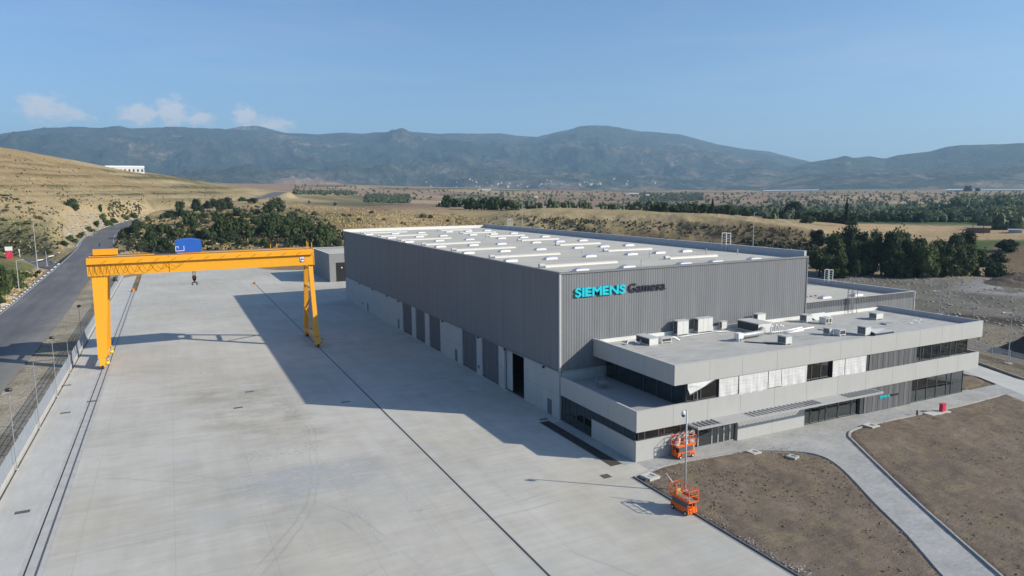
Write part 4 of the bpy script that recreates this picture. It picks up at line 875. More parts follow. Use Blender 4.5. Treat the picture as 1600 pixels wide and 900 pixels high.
# upper floor glazing
glaze('x', OY+.12, [5.85,6.8,7.66,9.75], 4.95, 6.82, M_GLASS, .07); glaze('x', OY+.22, [21.95,22.9,24.3,25.75], 4.95, 6.82, M_GLASS, .07); glaze('y', 5.85, [OY+.26,-11.9,-9.6,-7.3,-5.0,-2.7,-.4], 4.31, 6.82, M_GLASS, .07)
glaze('x', OY+.15, [39.9,40.8,41.3,42.8,44.5,46.4,47.5,49.75], 4.95, 6.82, M_GLASSC, .06); glaze('y', 49.75, [OY+.3,-11.6,-9.0,-6.4,-3.8,-.3], 4.95, 6.82, M_GLASSC, .06)
# what stands behind the glass
BOX(.3, 49.3, OY+.5, -.2, .004, .02).build('ground_floor', M_INTF, off); BOX(6.3, 49.6, OY+.6, -.2, 4.302, 4.32).build('upper_floor', M_INTF, off)
iw = MB(); iw.box(.4,36,-6.2,-6.05,.02,2.9); iw.box(6.9,36,-6.2,-6.05,4.33,6.85); iw.box(12.7,12.85,OY+.5,-6.2,.02,2.9); iw.box(36,36.15,-9.0,-.2,.02,2.9); iw.box(36,36.15,-9.0,-.2,4.33,6.85); iw.box(30.9,31.05,OY+.5,-6.2,.02,2.9); iw.build('partition', M_INT, off)
for x in (46.75, 41.0):
    for z0, z1 in ((.02,2.92),(4.33,6.89)): BOX(x-.22, x+.22, OY+.6, OY+1.04, z0, z1).build('column', M_OWALL, off)
BOX(42.5, 46.0, -9.2, -8.5, .02, .95).build('reception_desk', M_CURB, off); BOX(42.0,46.6,-7.0,-6.6,.02,2.2).build('display_wall', M_INT, off); BOX(43,47,-8.5,-8.0,4.33,5.4).build('cupboard', M_CURB, off)
# dark slatted cladding, board by board
M_SLAT = corr_mat('charcoal_slat', (.105,.105,.110)); M_SLAT2 = corr_mat('charcoal_slat_light', (.135,.135,.140))
def boards(x0, x1, z0, z1, y):
    n = int(round((x1-x0)/.46)); p = (x1-x0)/n
    for i in range(n): BOX(x0+i*p+.015, x0+(i+1)*p-.015, y-(.02 if i % 2 else 0), y+.12, z0, z1).build('board', M_SLAT2 if i % 3 == 0 else M_SLAT, off)
BOX(31.2,39.4,OY+.14,OY+.2,0,2.86).build('backing', M_FRAME, off); boards(31.25, 39.38, .02, 2.86, OY+.0); BOX(31.2,39.85,OY+.14,OY+.2,4.91,6.82).build('backing', M_FRAME, off); boards(31.72, 39.82, 4.91, 6.82, OY-.02)
# white roller screens along the upper windows
def m_screen():
    t = NT('white_screen'); b = t.n('ShaderNodeTexBrick', offset=0.0); mp = t.n('ShaderNodeSeparateXYZ'); t.l(t.pos, mp.inputs[0]); cb = t.n('ShaderNodeCombineXYZ'); t.l(mp.outputs[0], cb.inputs[0]); t.l(mp.outputs[2], cb.inputs[1]); t.l(cb.outputs[0], b.inputs['Vector'])
    b.inputs['Scale'].default_value = 1; b.inputs['Brick Width'].default_value = .62; b.inputs['Row Height'].default_value = .31; b.inputs['Mortar Size'].default_value = .022; b.inputs['Color1'].default_value = (.62,.62,.61,1); b.inputs['Color2'].default_value = (.60,.60,.59,1); b.inputs['Mortar'].default_value = (.52,.52,.51,1)
    w = t.noise(1.0, 4, .6, t.map(t.pos, (.5, 1, 5.0), (0,0,0)), 1.5); c = t.mix(.8, b.outputs['Color'], t.ramp(w, [(.35, .84), (.6, 1.05)]), 'MULTIPLY'); t.bump(w, .25, .05); return t.fin(c, .7, .3)
M_SCR = m_screen()
for a, b, dz, y in ((9.82,12.3,0,.00),(12.4,16.3,-.10,-.02),(16.4,18.2,.06,-.01),(18.25,21.9,-.03,.0),(25.8,27.7,0,.0),(27.75,31.15,-.02,-.01)):
    n = int((b-a)/.16); m = MB(); vs = []; fs = []
    for i in range(n+1):
        x = a+(b-a)*i/n
        for j in range(7):
            z = 4.92+dz+(6.82-4.92-dz)*j/6; vs.append((x, OY+y-.03-.03*math.sin(i*.8+j*.5)*(1-j/6.5)-.012*math.sin(i*2.1), z))
    for i in range(n):
        for j in range(6): k = i*7+j; fs.append((k, k+7, k+8, k+1))
    m.add(vs, fs); s = m.build('roller_screen', M_SCR, off, True); BOX(a,b,OY+y+.02,OY+y+.10,6.74,6.82).build('screen_box', M_ALU, s); BOX(a,b,OY+.12,OY+.16,4.93,6.74).build('window_back', M_FRAME, s)
BOX(31.25,31.7,OY+.05,OY+.2,4.92,6.82).build('pier', M_FRAME, off); BOX(21.9,21.95,OY+.0,OY+.3,4.92,6.82).build('pier', M_FRAME, off)
# a torn sheet of white screen sagging across the corner window
m = MB(); m.add([(5.86,OY-.06,6.80),(9.2,OY-.10,6.80),(7.6,OY-.30,6.32),(5.95,OY-.34,5.82),(5.86,OY-.1,6.3)], [(0,1,2,4),(4,2,3)]); m.build('sagging_screen', M_SCR, off)
MB().bar((5.9,OY-.34,5.78),(8.9,OY-.14,6.74),.06,.08).build('screen_rail', M_ALU, off); MB().bar((7.0,OY-.2,5.0),(6.85,OY-.28,6.0),.06).build('screen_arm', M_ALU, off)
# entrance canopy with open louvre bays
M_CAN = plain('canopy_sheet', (.36,.36,.355), .5, .1); can = MB()
cx0, cx1, cy0, cy1, cz = 5.75, 31.9, -16.02, OY-.065, 2.80
BOX(cx0, cx1, cy0, cy0+.10, cz-.06, cz+.16).build('canopy_beam', M_CAN, off); BOX(cx0, cx1, cy1-.10, cy1, cz-.06, cz+.10).build('canopy_beam', M_CAN, off)
BOX(cx0,cx0+.1,cy0+.102,cy1-.102,cz-.05,cz+.12).build('canopy_beam', M_CAN, off); BOX(cx1-.1,cx1,cy0+.102,cy1-.102,cz-.05,cz+.12).build('canopy_beam', M_CAN, off)
bays = [(6.0,8.8,5),(12.7,22.6,17),(26.7,31.6,9)]; solid = [(8.8,12.7),(22.6,26.7)]
for a, b in solid: BOX(a, b, cy0+.102, cy1-.102, cz, cz+.09).build('canopy_plate', M_CAN, off)
for a, b, n in bays:
    for i in range(n+1):
        x = a+(b-a)*i/n; MB().hexa([(x-.10,cy0+.102,cz),(x+.02,cy0+.102,cz),(x+.02,cy1-.102,cz),(x-.10,cy1-.102,cz),(x-.02,cy0+.102,cz+.11),(x+.10,cy0+.102,cz+.11),(x+.10,cy1-.102,cz+.11),(x-.02,cy1-.102,cz+.11)]).build('canopy_louvre', M_CAN, off)
# small lettering by the entrance
sg2 = thing('entrance_sign', 'small turquoise and dark lettering on the slatted wall by the entrance', 'sign', (33.7,OY-.03,1.5))
letters(sg2, 'SIEMENS', 33.75, 35.45, 1.42, 1.70, OY-.025, .05, M_TEAL, .03); letters(sg2, 'Gamesa', 35.6, 37.0, 1.46, 1.72, OY-.025, .05, M_INK, .02, 'G')

# ------------------------------------------------------------------ plant on the office roof
ZR = 8.2
M_UNIT = plain('unit_white', (.62,.62,.59), .5, .1, 2, 10); M_UNITD = plain('unit_grille', (.05,.055,.06), .6, .2); M_GALV = plain('galvanised_duct', (.36,.37,.38), .45, .15, 2, 9, metal=.3); M_WPIPE = plain('white_pipe_wrap', (.74,.74,.73), .6, .08); M_LIDM = plain('unit_lid', (.45,.46,.46), .5, .1)
def unit(name, label, x0, x1, y0, y1, h, grille='x', lid=True, feet=True, mods=1, group=None):
    t = thing(name, label, 'roof unit', ((x0+x1)/2, (y0+y1)/2, ZR), 0, group); f = .12 if feet else 0.0; w = (x1-x0)/mods
    for i in range(mods):
        a, b = x0+i*w+(.03 if i else 0), x0+(i+1)*w; c = BOX(a, b, y0, y1, ZR+f, ZR+h).build('casing', M_UNIT, t)
        if grille == 'y': BOX(a+.08, b-.08, y0-.015, y0-.002, ZR+f+.1, ZR+h-.1).build('grille', M_UNITD, c)
    if grille == 'x':
        g = BOX(x0-.015, x0-.002, y0+.08, y1-.08, ZR+f+.1, ZR+h-.1).build('grille', M_UNITD, t)
        for k in range(6): BOX(x0-.03, x0-.017, y0+.08, y1-.08, ZR+f+.12+k*(h-f-.3)/6, ZR+f+.15+k*(h-f-.3)/6).build('grille_slat', M_GALV, g)
    if lid: BOX(x0-.05, x1+.05, y0-.05, y1+.05, ZR+h+.002, ZR+h+.05).build('lid', M_LIDM, t)
    if feet:
        for x in (x0+.1, x1-.1): BOX(x-.06, x+.06, y0, y1, ZR, ZR+f-.004).build('foot_rail', M_KL, t)
    return t
unit('condenser', 'tall white two-module condenser against the warehouse wall', 15.2, 16.85, -1.25, -.45, 1.75, 'x', True, True, 2); unit('condenser', 'tall white three-module condenser next to the two-module one', 18.35, 20.6, -1.2, -.4, 1.75, 'x', True, True, 3)
def sloped(name, label, x0, x1, y0, y1, h0, h1):
    t = thing(name, label, 'roof unit', ((x0+x1)/2,(y0+y1)/2,ZR)); MB().hexa([(x0,y0,ZR+.08),(x1,y0,ZR+.08),(x1,y1,ZR+.08),(x0,y1,ZR+.08),(x0,y0,ZR+h0),(x1,y0,ZR+h0),(x1,y1,ZR+h1),(x0,y1,ZR+h1)]).build('casing', M_UNIT, t)
    BOX(x0-.015, x0-.003, y0+.08, y1-.08, ZR+.14, ZR+min(h0,h1)-.08).build('grille', M_UNITD, t); BOX(x0,x1,y0+.01,y1-.01,ZR,ZR+.076).build('plinth', M_KL, t)
    MB().hexa([(x0-.06,y0-.06,ZR+h0+.003),(x1+.06,y0-.06,ZR+h0+.003),(x1+.06,y1+.06,ZR+h1+.003),(x0-.06,y1+.06,ZR+h1+.003),(x0-.06,y0-.06,ZR+h0+.05),(x1+.06,y0-.06,ZR+h0+.05),(x1+.06,y1+.06,ZR+h1+.05),(x0-.06,y1+.06,ZR+h1+.05)]).build('lid', M_LIDM, t); return t
sloped('vent_hood', 'grey ventilation hood with dark side louvre near the roof corner', 9.0, 10.2, -4.1, -1.6, .82, .82); unit('heat_unit', 'low white unit with bent pipe beside the hood', 10.9, 12.3, -3.8, -3.1, .62, 'y')
sloped('air_handler', 'largest grey air handler with dark side in the middle of the office roof', 24.5, 26.6, -4.7, -1.2, 1.12, 1.12); unit('fan_unit', 'fan unit on a pedestal behind the big air handler', 27.6, 28.9, -1.5, -.7, 1.55, 'x'); unit('small_condenser', 'small square condenser between the tall ones and the air handler', 22.3, 23.1, -.95, -.45, 1.0, 'x')
unit('square_vent', 'square grey vent box in front of the air handler', 22.3, 23.2, -10.9, -9.7, .92, 'x'); unit('extract_box', 'low extract box with dark inlet next to its twin', 30.7, 31.3, -9.6, -8.7, .8, 'x'); unit('extract_box', 'pale extract box nearer the front edge', 31.3, 32.3, -10.5, -9.7, .75, 'y'); unit('vent_box', 'white-lidded vent box towards the far end of the office roof', 44.2, 45.5, -5.6, -4.5, .85, 'x')
unit('cowl_box', 'dark cowl box beside the tilted roof lid', 34.0, 34.9, -11.8, -10.7, 1.05, 'x'); unit('wall_vent', 'grey vent box close to the annex wall', 34.9, 35.9, -2.6, -1.5, .95, 'x'); unit('wall_vent', 'paired vent boxes in front of the annex wall', 36.0, 37.1, -4.6, -3.6, .8, 'y', True, True, 2)
t = thing('roof_opening', 'tilted pale lid over a dark opening in the office roof', 'roof hatch', (36.6,-11.6,ZR)); BOX(35.0,38.3,-12.3,-11.1,ZR,ZR+.28).build('curb', M_UNITD, t); MB().hexa([(35.0,-12.35,ZR+.30),(38.5,-12.35,ZR+.30),(38.5,-11.0,ZR+.30),(35.0,-11.0,ZR+.62),(35.0,-12.35,ZR+.34),(38.5,-12.35,ZR+.34),(38.5,-11.0,ZR+.34),(35.0,-11.0,ZR+.66)]).build('lid', M_LIDM, t)
t = thing('roof_hatch', 'flat grey hatch lying near the far vent box', 'roof hatch', (43,-8,ZR)); BOX(42.3,43.6,-8.4,-7.6,ZR,ZR+.12).build('curb', M_GALV, t); BOX(42.25,43.65,-8.45,-7.55,ZR+.122,ZR+.17).build('lid', M_GALV, t)
t = thing('white_board', 'white sheet leaning at the foot of the annex wall', 'sheet', (39,-1,ZR)); MB().hexa([(37.4,-1.9,ZR),(40.6,-1.9,ZR),(40.6,-.5,ZR+.55),(37.4,-.5,ZR+.55),(37.4,-1.9,ZR+.04),(40.6,-1.9,ZR+.04),(40.6,-.5,ZR+.60),(37.4,-.5,ZR+.60)]).build('board_face', M_LEDGE, t)
def pipe(name, label, pts, r, mat, cat='pipe'):
    o = MB().tube(pts, r, 8).build(name, mat, None, True); return tag(o, label, cat)
t = thing('air_duct', 'white elbow duct curving from the air handler', 'duct', (19.4,-6.8,ZR)); BOX(19.0,19.75,-7.2,-6.5,ZR+.35,ZR+.95).build('outlet', M_WPIPE, t); MB().tube([(19.5,-6.8,ZR+.55),(20.4,-6.6,ZR+.55),(21.8,-6.4,ZR+.5),(23.4,-6.2,ZR+.5),(24.6,-5.4,ZR+.5),(25.0,-4.72,ZR+.55)], .30, 10).build('pipe_run', M_GALV, t, True)
for x in (19.2,19.6): BOX(x-.04,x+.04,-7.1,-6.6,ZR,ZR+.348).build('leg', M_WPIPE, t)
t = thing('pipe_manifold', 'cluster of upright white wrapped pipes beside the air handler', 'pipework', (26.2,-5.7,ZR))
for i, (dx, h) in enumerate(((0,.95),(.28,.7),(.55,1.05),(.85,.8),(1.15,1.0),(1.45,.9))):
    MB().tube([(25.4+dx,-5.7-.06*i,ZR),(25.4+dx,-5.7-.06*i,ZR+h*.8),(25.5+dx,-5.7-.06*i,ZR+h),(25.72+dx,-5.7-.06*i,ZR+h)], .07, 6).build('riser', M_WPIPE, t, True)
MB().tube([(25.3,-5.95,ZR+.3),(27.1,-6.05,ZR+.3)], .06, 6).build('header', M_WPIPE, t)
for k, (ya, yb, xa, xb) in enumerate(((-5.6,-4.9,27.2,31.5),(-6.1,-5.5,27.2,32.8),(-6.6,-6.2,27.0,30.2))): pipe('roof_pipe', ['long white pipe from the manifold towards the annex', 'longest white pipe from the manifold', 'short white pipe from the manifold'][k], [(xa,ya,ZR+.12),(xb,yb,ZR+.12)], .09, M_WPIPE)
pipe('cable_run', 'thin dark cable run in front of the condensers', [(13.0,-2.4,ZR+.08),(15.6,-2.0,ZR+.08),(20.5,-1.75,ZR+.08),(22.0,-2.3,ZR+.08)], .09, M_GALV); pipe('cable_run', 'cable run crossing the roof to the square vent', [(19.5,-7.6,ZR+.06),(21.0,-9.4,ZR+.06),(22.2,-10.6,ZR+.06)], .07, M_UNITD); pipe('cable_run', 'cable run reaching the cowl box', [(32.4,-6.5,ZR+.06),(33.6,-9.4,ZR+.06),(34.0,-10.6,ZR+.06)], .06, M_GALV)
pipe('flexible_pipe', 'coiled flexible pipes left of the ventilation hood', [(7.0,-2.6,ZR+.12),(7.5,-2.2,ZR+.35),(8.0,-2.6,ZR+.4),(8.4,-3.0,ZR+.15),(8.9,-2.7,ZR+.4)], .10, M_WPIPE); pipe('flexible_pipe', 'white bent pipe beside the low unit', [(12.4,-3.3,ZR+.3),(12.9,-3.4,ZR+.5),(13.3,-3.5,ZR+.3),(13.6,-3.5,ZR+.08)], .10, M_WPIPE)
t = thing('scrap_pile', 'scattered white offcuts near the far corner of the office roof', 'offcuts', (47.5,-9.0,ZR))
for i in range(16): x, y = 46+rnd.random()*3.4, -9.6+rnd.random()*1.6; MB().bar((x,y,ZR+.03),(x+rnd.uniform(-.6,.6),y+rnd.uniform(-.3,.3),ZR+.05),.10,.05).build('offcut', M_WPIPE, t)
# workbench on the terrace
t = thing('metal_trestle', 'metal frame trestle standing on the shaded terrace', 'trestle', (2.9,-4.0,4.3))
for x in (2.5,3.3):
    for y in (-4.5,-3.5): MB().bar((x,y,4.3),(x,y,5.5 if y > -4 else 4.9),.06).build('leg', M_ALU, t)
BOX(2.4,3.4,-4.6,-3.4,4.9,4.96).build('shelf', M_ALU, t)
for z in (5.2,5.5): MB().bar((2.5,-3.5,z),(3.3,-3.5,z),.05).build('rail', M_ALU, t)
# ------------------------------------------------------------------ gantry crane
M_YEL = paint('crane_yellow', (.80,.36,.012), .38, .34, .4); M_BLUE = paint('trolley_blue', (.018,.105,.44), .4, .12); M_YELB = paint('motor_yellow', (.85,.55,.02), .4, .3); M_BLACK = plain('black_rubber', (.02,.02,.02), .7, .2); M_CABLE = plain('festoon_cable', (.16,.055,.012), .6, .2); M_WMARK = plain('white_mark', (.75,.77,.80), .5, .06); M_STKB = plain('label_blue', (.03,.06,.30), .5, .2)
cr = thing('gantry_crane', 'tall orange-yellow gantry crane with twin box girders across the yard', 'crane', (-32.7,56.2,0))
gx0, gx1, gz0, gz1 = -49.0, -16.45, 13.62, 16.22
def girder(y0, y1):
    g = BOX(gx0, gx1, y0, y1, gz0, gz1).build('girder', M_YEL, cr)
    for x in (-38.1,): BOX(x-.05, x+.05, y0-.09, y1+.05, gz0-.06, gz1+.02).build('splice_flange', M_YEL, g)
    BOX(gx0, gx1, (y0+y1)/2-.05, (y0+y1)/2+.05, gz1+.002, gz1+.14).build('trolley_rail', M_STEEL, g)
    for x in (gx0+.02, gx1-.02): BOX(x-.06, x+.06, y0-.06, y1+.06, gz0-.05, gz1+.06).build('end_plate', M_YEL, g)
    return g
gn = girder(53.55, 54.85); gf = girder(57.6, 58.9)
# festoon ledge along the near girder with hangers
BOX(gx0-.05, gx1-.1, 53.16, 53.546, 15.42, 16.0).build('festoon_ledge', M_YEL, gn); BOX(gx0-.05, gx1-.1, 53.10, 53.158, 15.36, 15.44).build('festoon_track', M_YEL, gn)
hm2 = MB().bar((0,0,0),(.75,0,.42),.06,.05); ho2 = hm2.build('bracket', M_CABLE); hme = ho2.data; bpy.data.objects.remove(ho2)
for i in range(14): piece('bracket', hme, (-47.2+i*2.32, 53.13, 15.42), gn)
pts = [-48.75,-48.2,-47.5,-46.75,-45.9,-44.8,-43.5,-41.9,-40.1,-38.25,-36.0]; dep = [1.45,1.5,1.5,1.5,1.5,1.45,1.4,1.3,1.15,.95]
cab = []
for i in range(10):
    a, b = pts[i], pts[i+1]
    for k in range(9):
        u = k/8; cab.append((a+(b-a)*u, 53.08, 15.38-dep[i]*(1-(2*u-1)**2)))
MB().tube(cab, .028, 5).build('festoon_cable', M_CABLE, gn)  # brown has the shadow on the girder blended into the black cable
for x in (gx0+.45, gx1-.45): BOX(x-.4, x+.4, 54.852, 57.598, 14.4, 16.1).build('end_carriage', M_YEL, cr)
BOX(-48.5,-45.2,57.7,58.8,gz1+.15,17.25).build('control_cabinet', M_YEL, cr)
for x, y in ((-17.3,53.7),(-16.8,57.7),(-16.7,53.7),(-22.6,58.8),(-21.6,58.8)): MB().bar((x,y,gz1+.02),(x,y,gz1+(1.15 if x > -20 else .8)),.09).build('rail_post', M_YEL, cr)
def leg(a, b, wa, wb, dy_a, dy_b):
    """tapered box leg from head a to foot b; wa, wb = (x0,x1) at head and foot"""
    (ya, za), (yb, zb) = a, b
    return MB().hexa([(wb[0],yb-dy_b,zb),(wb[1],yb-dy_b,zb),(wb[1],yb+dy_b,zb),(wb[0],yb+dy_b,zb),(wa[0],ya-dy_a,za),(wa[1],ya-dy_a,za),(wa[1],ya+dy_a,za),(wa[0],ya+dy_a,za)])
H0, F0 = gz0-.06, 1.75
for ya, yb in ((54.2,52.2),(58.25,60.6)):
    l = leg((ya,H0), (yb,F0), (-48.55,-46.55), (-48.5,-47.4), .55, .42).build('rigid_leg', M_YEL, cr)
    BOX(-48.65,-46.4,ya-.7,ya+.7,H0+.002,H0+.06).build('leg_flange', M_YEL, l); BOX(-48.6,-47.3,yb-.52,yb+.52,F0-.08,F0-.004).build('foot_flange', M_YEL, l)
    for k in range(6):
        bx_ = -48.5+k*.38; BOX(bx_,bx_+.10,ya-.76,ya-.702,H0-.10,H0+.06).build('bolt', M_CABLE, l)
for ya, yb in ((54.2,52.1),(58.25,62.2)):
    l = leg((ya,H0), (yb,F0), (-17.35,-16.65), (-17.2,-16.5), .32, .32).build('pin_leg', M_YEL, cr); BOX(-17.45,-16.55,ya-.45,ya+.45,H0+.002,H0+.058).build('leg_flange', M_YEL, l)
def brace(a, b, w=.22): MB().bar(a, b, w).build('brace', M_YEL, cr)
yn = lambda z, s: (52.1+(54.2-52.1)*(z-F0)/(H0-F0)) if s == 0 else (62.2+(58.25-62.2)*(z-F0)/(H0-F0))
brace((-17,yn(9.6,0)+.3,9.6),(-17,yn(9.6,1)-.3,9.6),.34); brace((-17,yn(8.9,0)+.3,8.9),(-17,yn(5.4,1)-.3,5.4)); brace((-17,yn(1.8,0)+.3,1.9),(-17,yn(5.2,1)-.3,5.2)); brace((-17,yn(13,0)+.2,13.0),(-17,yn(13,1)-.2,13.0),.5)
ym = lambda z, s: (52.2+(54.2-52.2)*(z-F0)/(H0-F0)) if s == 0 else (60.6+(58.25-60.6)*(z-F0)/(H0-F0))
brace((-47.9,ym(8.5,0)+.3,8.5),(-47.9,ym(8.5,1)-.3,8.5),.34); brace((-47.9,ym(8,0)+.3,8.0),(-47.9,ym(2,1)-.3,2.2)); brace((-47.7,ym(12.8,0)+.3,12.6),(-47.7,ym(9,1)-.3,9.0))
# sill beams, bogies and wheels
for xc, yl in ((-47.95,(52.2,60.6)),(-16.85,(52.1,62.2))):
    BOX(xc-.28, xc+.28, yl[0]+.45, yl[1]-.45, 1.05, 1.62).build('sill_beam', M_YEL, cr)
    for y in yl:
        b = MB().hexa([(xc-.32,y-1.0,.38),(xc+.32,y-1.0,.38),(xc+.32,y+1.0,.38),(xc-.32,y+1.0,.38),(xc-.36,y-.5,1.66),(xc+.36,y-.5,1.66),(xc+.36,y+.5,1.66),(xc-.36,y+.5,1.66)]).build('bogie', M_YEL, cr)
        for s in (-.72,.72): MB().tube([(xc-.16,y+s,.34),(xc+.16,y+s,.34)], .30, 12).build('wheel', M_STEEL, b)
        MB().tube([(xc+.36,y-.4,.75),(xc+.75,y-.4,.78),(xc+.8,y-.4,1.4)], [.22,.26,.22], 8).build('drive_motor', M_YELB, b, True); BOX(xc-.12,xc+.12,y-1.25,y-1.0,.25,.6).build('buffer', M_BLACK, b)
# flood lamp bracket at the knee
MB().bar((-46.5,54.0,13.0),(-45.7,54.0,13.0),.10).build('lamp_arm', M_STEEL, cr); MB().tube([(-45.6,54.0,13.25),(-45.6,54.0,12.65)], [.16,.36], 8).build('flood_lamp', M_BLACK, cr)
# label plate with blurred white marks on the near girder
pl = BOX(-18.75,-18.05,53.50,53.549,14.15,15.05).build('label_plate', M_STKB, gn)
for x, z, w, h in ((-18.7,14.68,.16,.33),(-18.5,14.78,.12,.24),(-18.32,14.68,.22,.34),(-18.66,14.38,.14,.18),(-18.45,14.22,.28,.30),(-18.16,14.4,.09,.14)): BOX(x,x+w,53.485,53.498,z,z+h).build('label_mark', M_WMARK, pl)
# trolley with rounded blue house, ropes and hook
tr = thing('crane_trolley', 'blue rounded hoist house riding on the crane girders', 'hoist trolley', (-35.4,56.2,gz1))
n = 10; prof = [(-37.2,gz1+.30)]+[(-33.55,gz1+.30),(-33.42,gz1+1.1)]+[(-33.5-.0-3.65*i/n, 18.10+.42*math.sin(math.pi*(.12+.76*i/n))) for i in range(n+1)]
MB().extr(prof, 'y', 54.0, 58.5).build('house', M_BLUE, tr); BOX(-37.0,-33.6,54.1,58.4,gz1+.14,gz1+.298).build('bogie_frame', M_YEL, tr)
for x0, x1, z0, z1 in ((-37.15,-35.95,gz1+.55,gz1+.62),(-35.99,-35.92,gz1+.62,gz1+1.35),(-37.15,-36.8,gz1+1.2,gz1+1.27),(-37.15,-37.08,gz1+.62,gz1+1.2),(-36.8,-36.73,gz1+.95,gz1+1.27)): BOX(x0,x1,53.975,53.996,z0,z1).build('outline_mark', M_WMARK, tr)
BOX(-37.08,-36.78,53.98,53.998,gz1+.66,gz1+.94).build('vent_mark', M_STKB, tr)
for dx in (-.16,.16): MB().tube([(-34.75+dx,56.2,16.4),(-34.75+dx,56.2,12.7)], .06, 5).build('rope', M_STEEL, tr)
hb_ = MB().tube([(-34.75,56.0,12.35),(-34.75,56.4,12.35)], .34, 12).build('hook_block', paint('hook_block_orange', (.35,.10,.02), .5, .6), tr); BOX(-35.0,-34.5,55.95,56.45,11.85,12.2).build('block_cheek', M_BLACK, tr)
hk = [(-34.75,56.2,11.95),(-34.75,56.2,11.6)]; MB().tube(hk, .09, 8).build('hook_shank', M_BLACK, tr)
for s in (-1,1): MB().tube([(-34.75+s*.02,56.2,11.6)]+[(-34.75+s*.40*math.sin(a),56.2,11.55-.33*(1-math.cos(a))*.75) for a in (.5,1.0,1.5,2.0,2.5)]+[(-34.75+s*.46,56.2,11.42),(-34.75+s*.40,56.2,11.62)][:0], .09, 8).build('hook', M_BLACK, tr)

# ------------------------------------------------------------------ scissor lifts
M_LIFT = paint('lift_orange', (.80,.14,.015), .45, .25); M_LIFTG = plain('lift_grey', (.13,.13,.15), .6, .2); M_DECKP = plain('lift_deck', (.30,.24,.20), .7, .3)
def scissor_lift(label, loc, rz, raise_):
    t = thing('scissor_lift', label, 'scissor lift', loc, rz); t.scale = (.87,.87,.87); L, Wd = 2.35, 1.1
    def B(nm, m, mat, p=t): return m.build(nm, mat, p, False, True)
    ch = B('chassis', MB().hexa([(-L/2,-Wd/2,.22),(L/2,-Wd/2,.22),(L/2,Wd/2,.22),(-L/2,Wd/2,.22),(-L/2+.06,-Wd/2+.04,.72),(L/2-.06,-Wd/2+.04,.72),(L/2-.06,Wd/2-.04,.72),(-L/2+.06,Wd/2-.04,.72)]), M_LIFT)
    for x in (-.85,.85):
        for y in (-1,1):
            w = B('wheel', MB().tube([(x,y*Wd/2-y*.16,.21),(x,y*Wd/2+y*.04,.21)], .21, 12), M_BLACK); B('rim', MB().tube([(x,y*Wd/2+y*.041,.21),(x,y*Wd/2+y*.06,.21)], .11, 10), M_UNIT, w)
    for y in (-.42,.42):
        n = 4; z0 = .74; dz = (1.18+raise_-.74)/n
        for k in range(n):
            for s in (-1,1): B('scissor_arm', MB().bar((-s*1.0,y+s*.04,z0+k*dz),(s*1.0,y+s*.04,z0+(k+1)*dz),.06,.10), M_LIFTG)
    B('battery_tray', BOX(-.7,.5,-Wd/2-.05,-Wd/2+.035,.3,.62), M_LIFTG)
    z = 1.22+raise_; dk = B('platform', BOX(-L/2-.1,L/2+.1,-Wd/2-.02,Wd/2+.02,z,z+.10), M_LIFT); B('deck_plate', BOX(-L/2,L/2,-Wd/2+.06,Wd/2-.06,z+.102,z+.112), M_DECKP, dk); 
    for y in (-1,1): B('toe_board', BOX(-L/2-.1,L/2+.1,y*(Wd/2+.01)-.015,y*(Wd/2+.01)+.015,z+.115,z+.27), M_LIFT, dk)
    X = (-L/2-.08,-.42,.42,L/2+.08)
    for x in X:
        for y in (-Wd/2,Wd/2): B('rail_post', MB().bar((x,y,z+.1),(x,y,z+1.12),.05), M_LIFT)
    for zz in (.62,1.12):
        for y in (-Wd/2,Wd/2): B('guard_rail', MB().bar((X[0],y,z+zz),(X[3],y,z+zz),.05), M_LIFT)
        for x in (X[0],X[3]): B('guard_rail', MB().bar((x,-Wd/2,z+zz),(x,Wd/2,z+zz),.05), M_LIFT)
    B('control_box', BOX(L/2-.25,L/2+.02,-.2,.2,z+.75,z+1.05), M_LIFTG); B('ladder', MB().bar((-L/2-.14,-.2,.3),(-L/2-.14,-.2,z),.05).bar((-L/2-.14,.2,.3),(-L/2-.14,.2,z),.05).bar((-L/2-.14,-.2,.6),(-L/2-.14,.2,.6),.04).bar((-L/2-.14,-.2,.9),(-L/2-.14,.2,.9),.04), M_LIFT)
    return t, z
l1, z1_ = scissor_lift('orange scissor lift parked against the front wall of the office', (4.85,-15.05,.0), 0.02, .12)
l2, z2_ = scissor_lift('orange scissor lift standing on the yard edge by the lamp post', (-2.65,-24.15,.0), math.pi/2+.05, .02)
z1_ *= .87; z2_ *= .87
M_BOXW = plain('white_carton', (.70,.68,.63), .7, .1)
for i, (x, y, s, h, lb) in enumerate(((3.95,-15.2,.28,.34,'white carton at the wall end of the lift platform'),(4.45,-14.85,.24,.46,'upright white bundle on the lift platform'),(5.05,-15.15,.30,.30,'white carton in the middle of the lift platform'),(5.55,-14.9,.26,.40,'white carton at the door end of the lift platform'))):
    t = thing('carton', lb, 'carton', (x,y,z1_+.115), .3*i); MB().box(-s/2,s/2,-s/2,s/2,0,h).build('carton_body', M_BOXW, t, False, True); MB().hexa([(-s/2-.01,-s/2-.01,h+.002),(s/2+.01,-s/2-.01,h+.002),(s/2+.01,s/2+.01,h+.002),(-s/2-.01,s/2+.01,h+.002),(-s/2+.03,-s/2+.03,h+.04),(s/2-.03,-s/2+.03,h+.04),(s/2-.03,s/2-.03,h+.04),(-s/2+.03,s/2-.03,h+.04)]).build('lid', M_BOXW, t, False, True)
M_SACK = plain('yellow_sack', (.45,.36,.14), .8, .2)
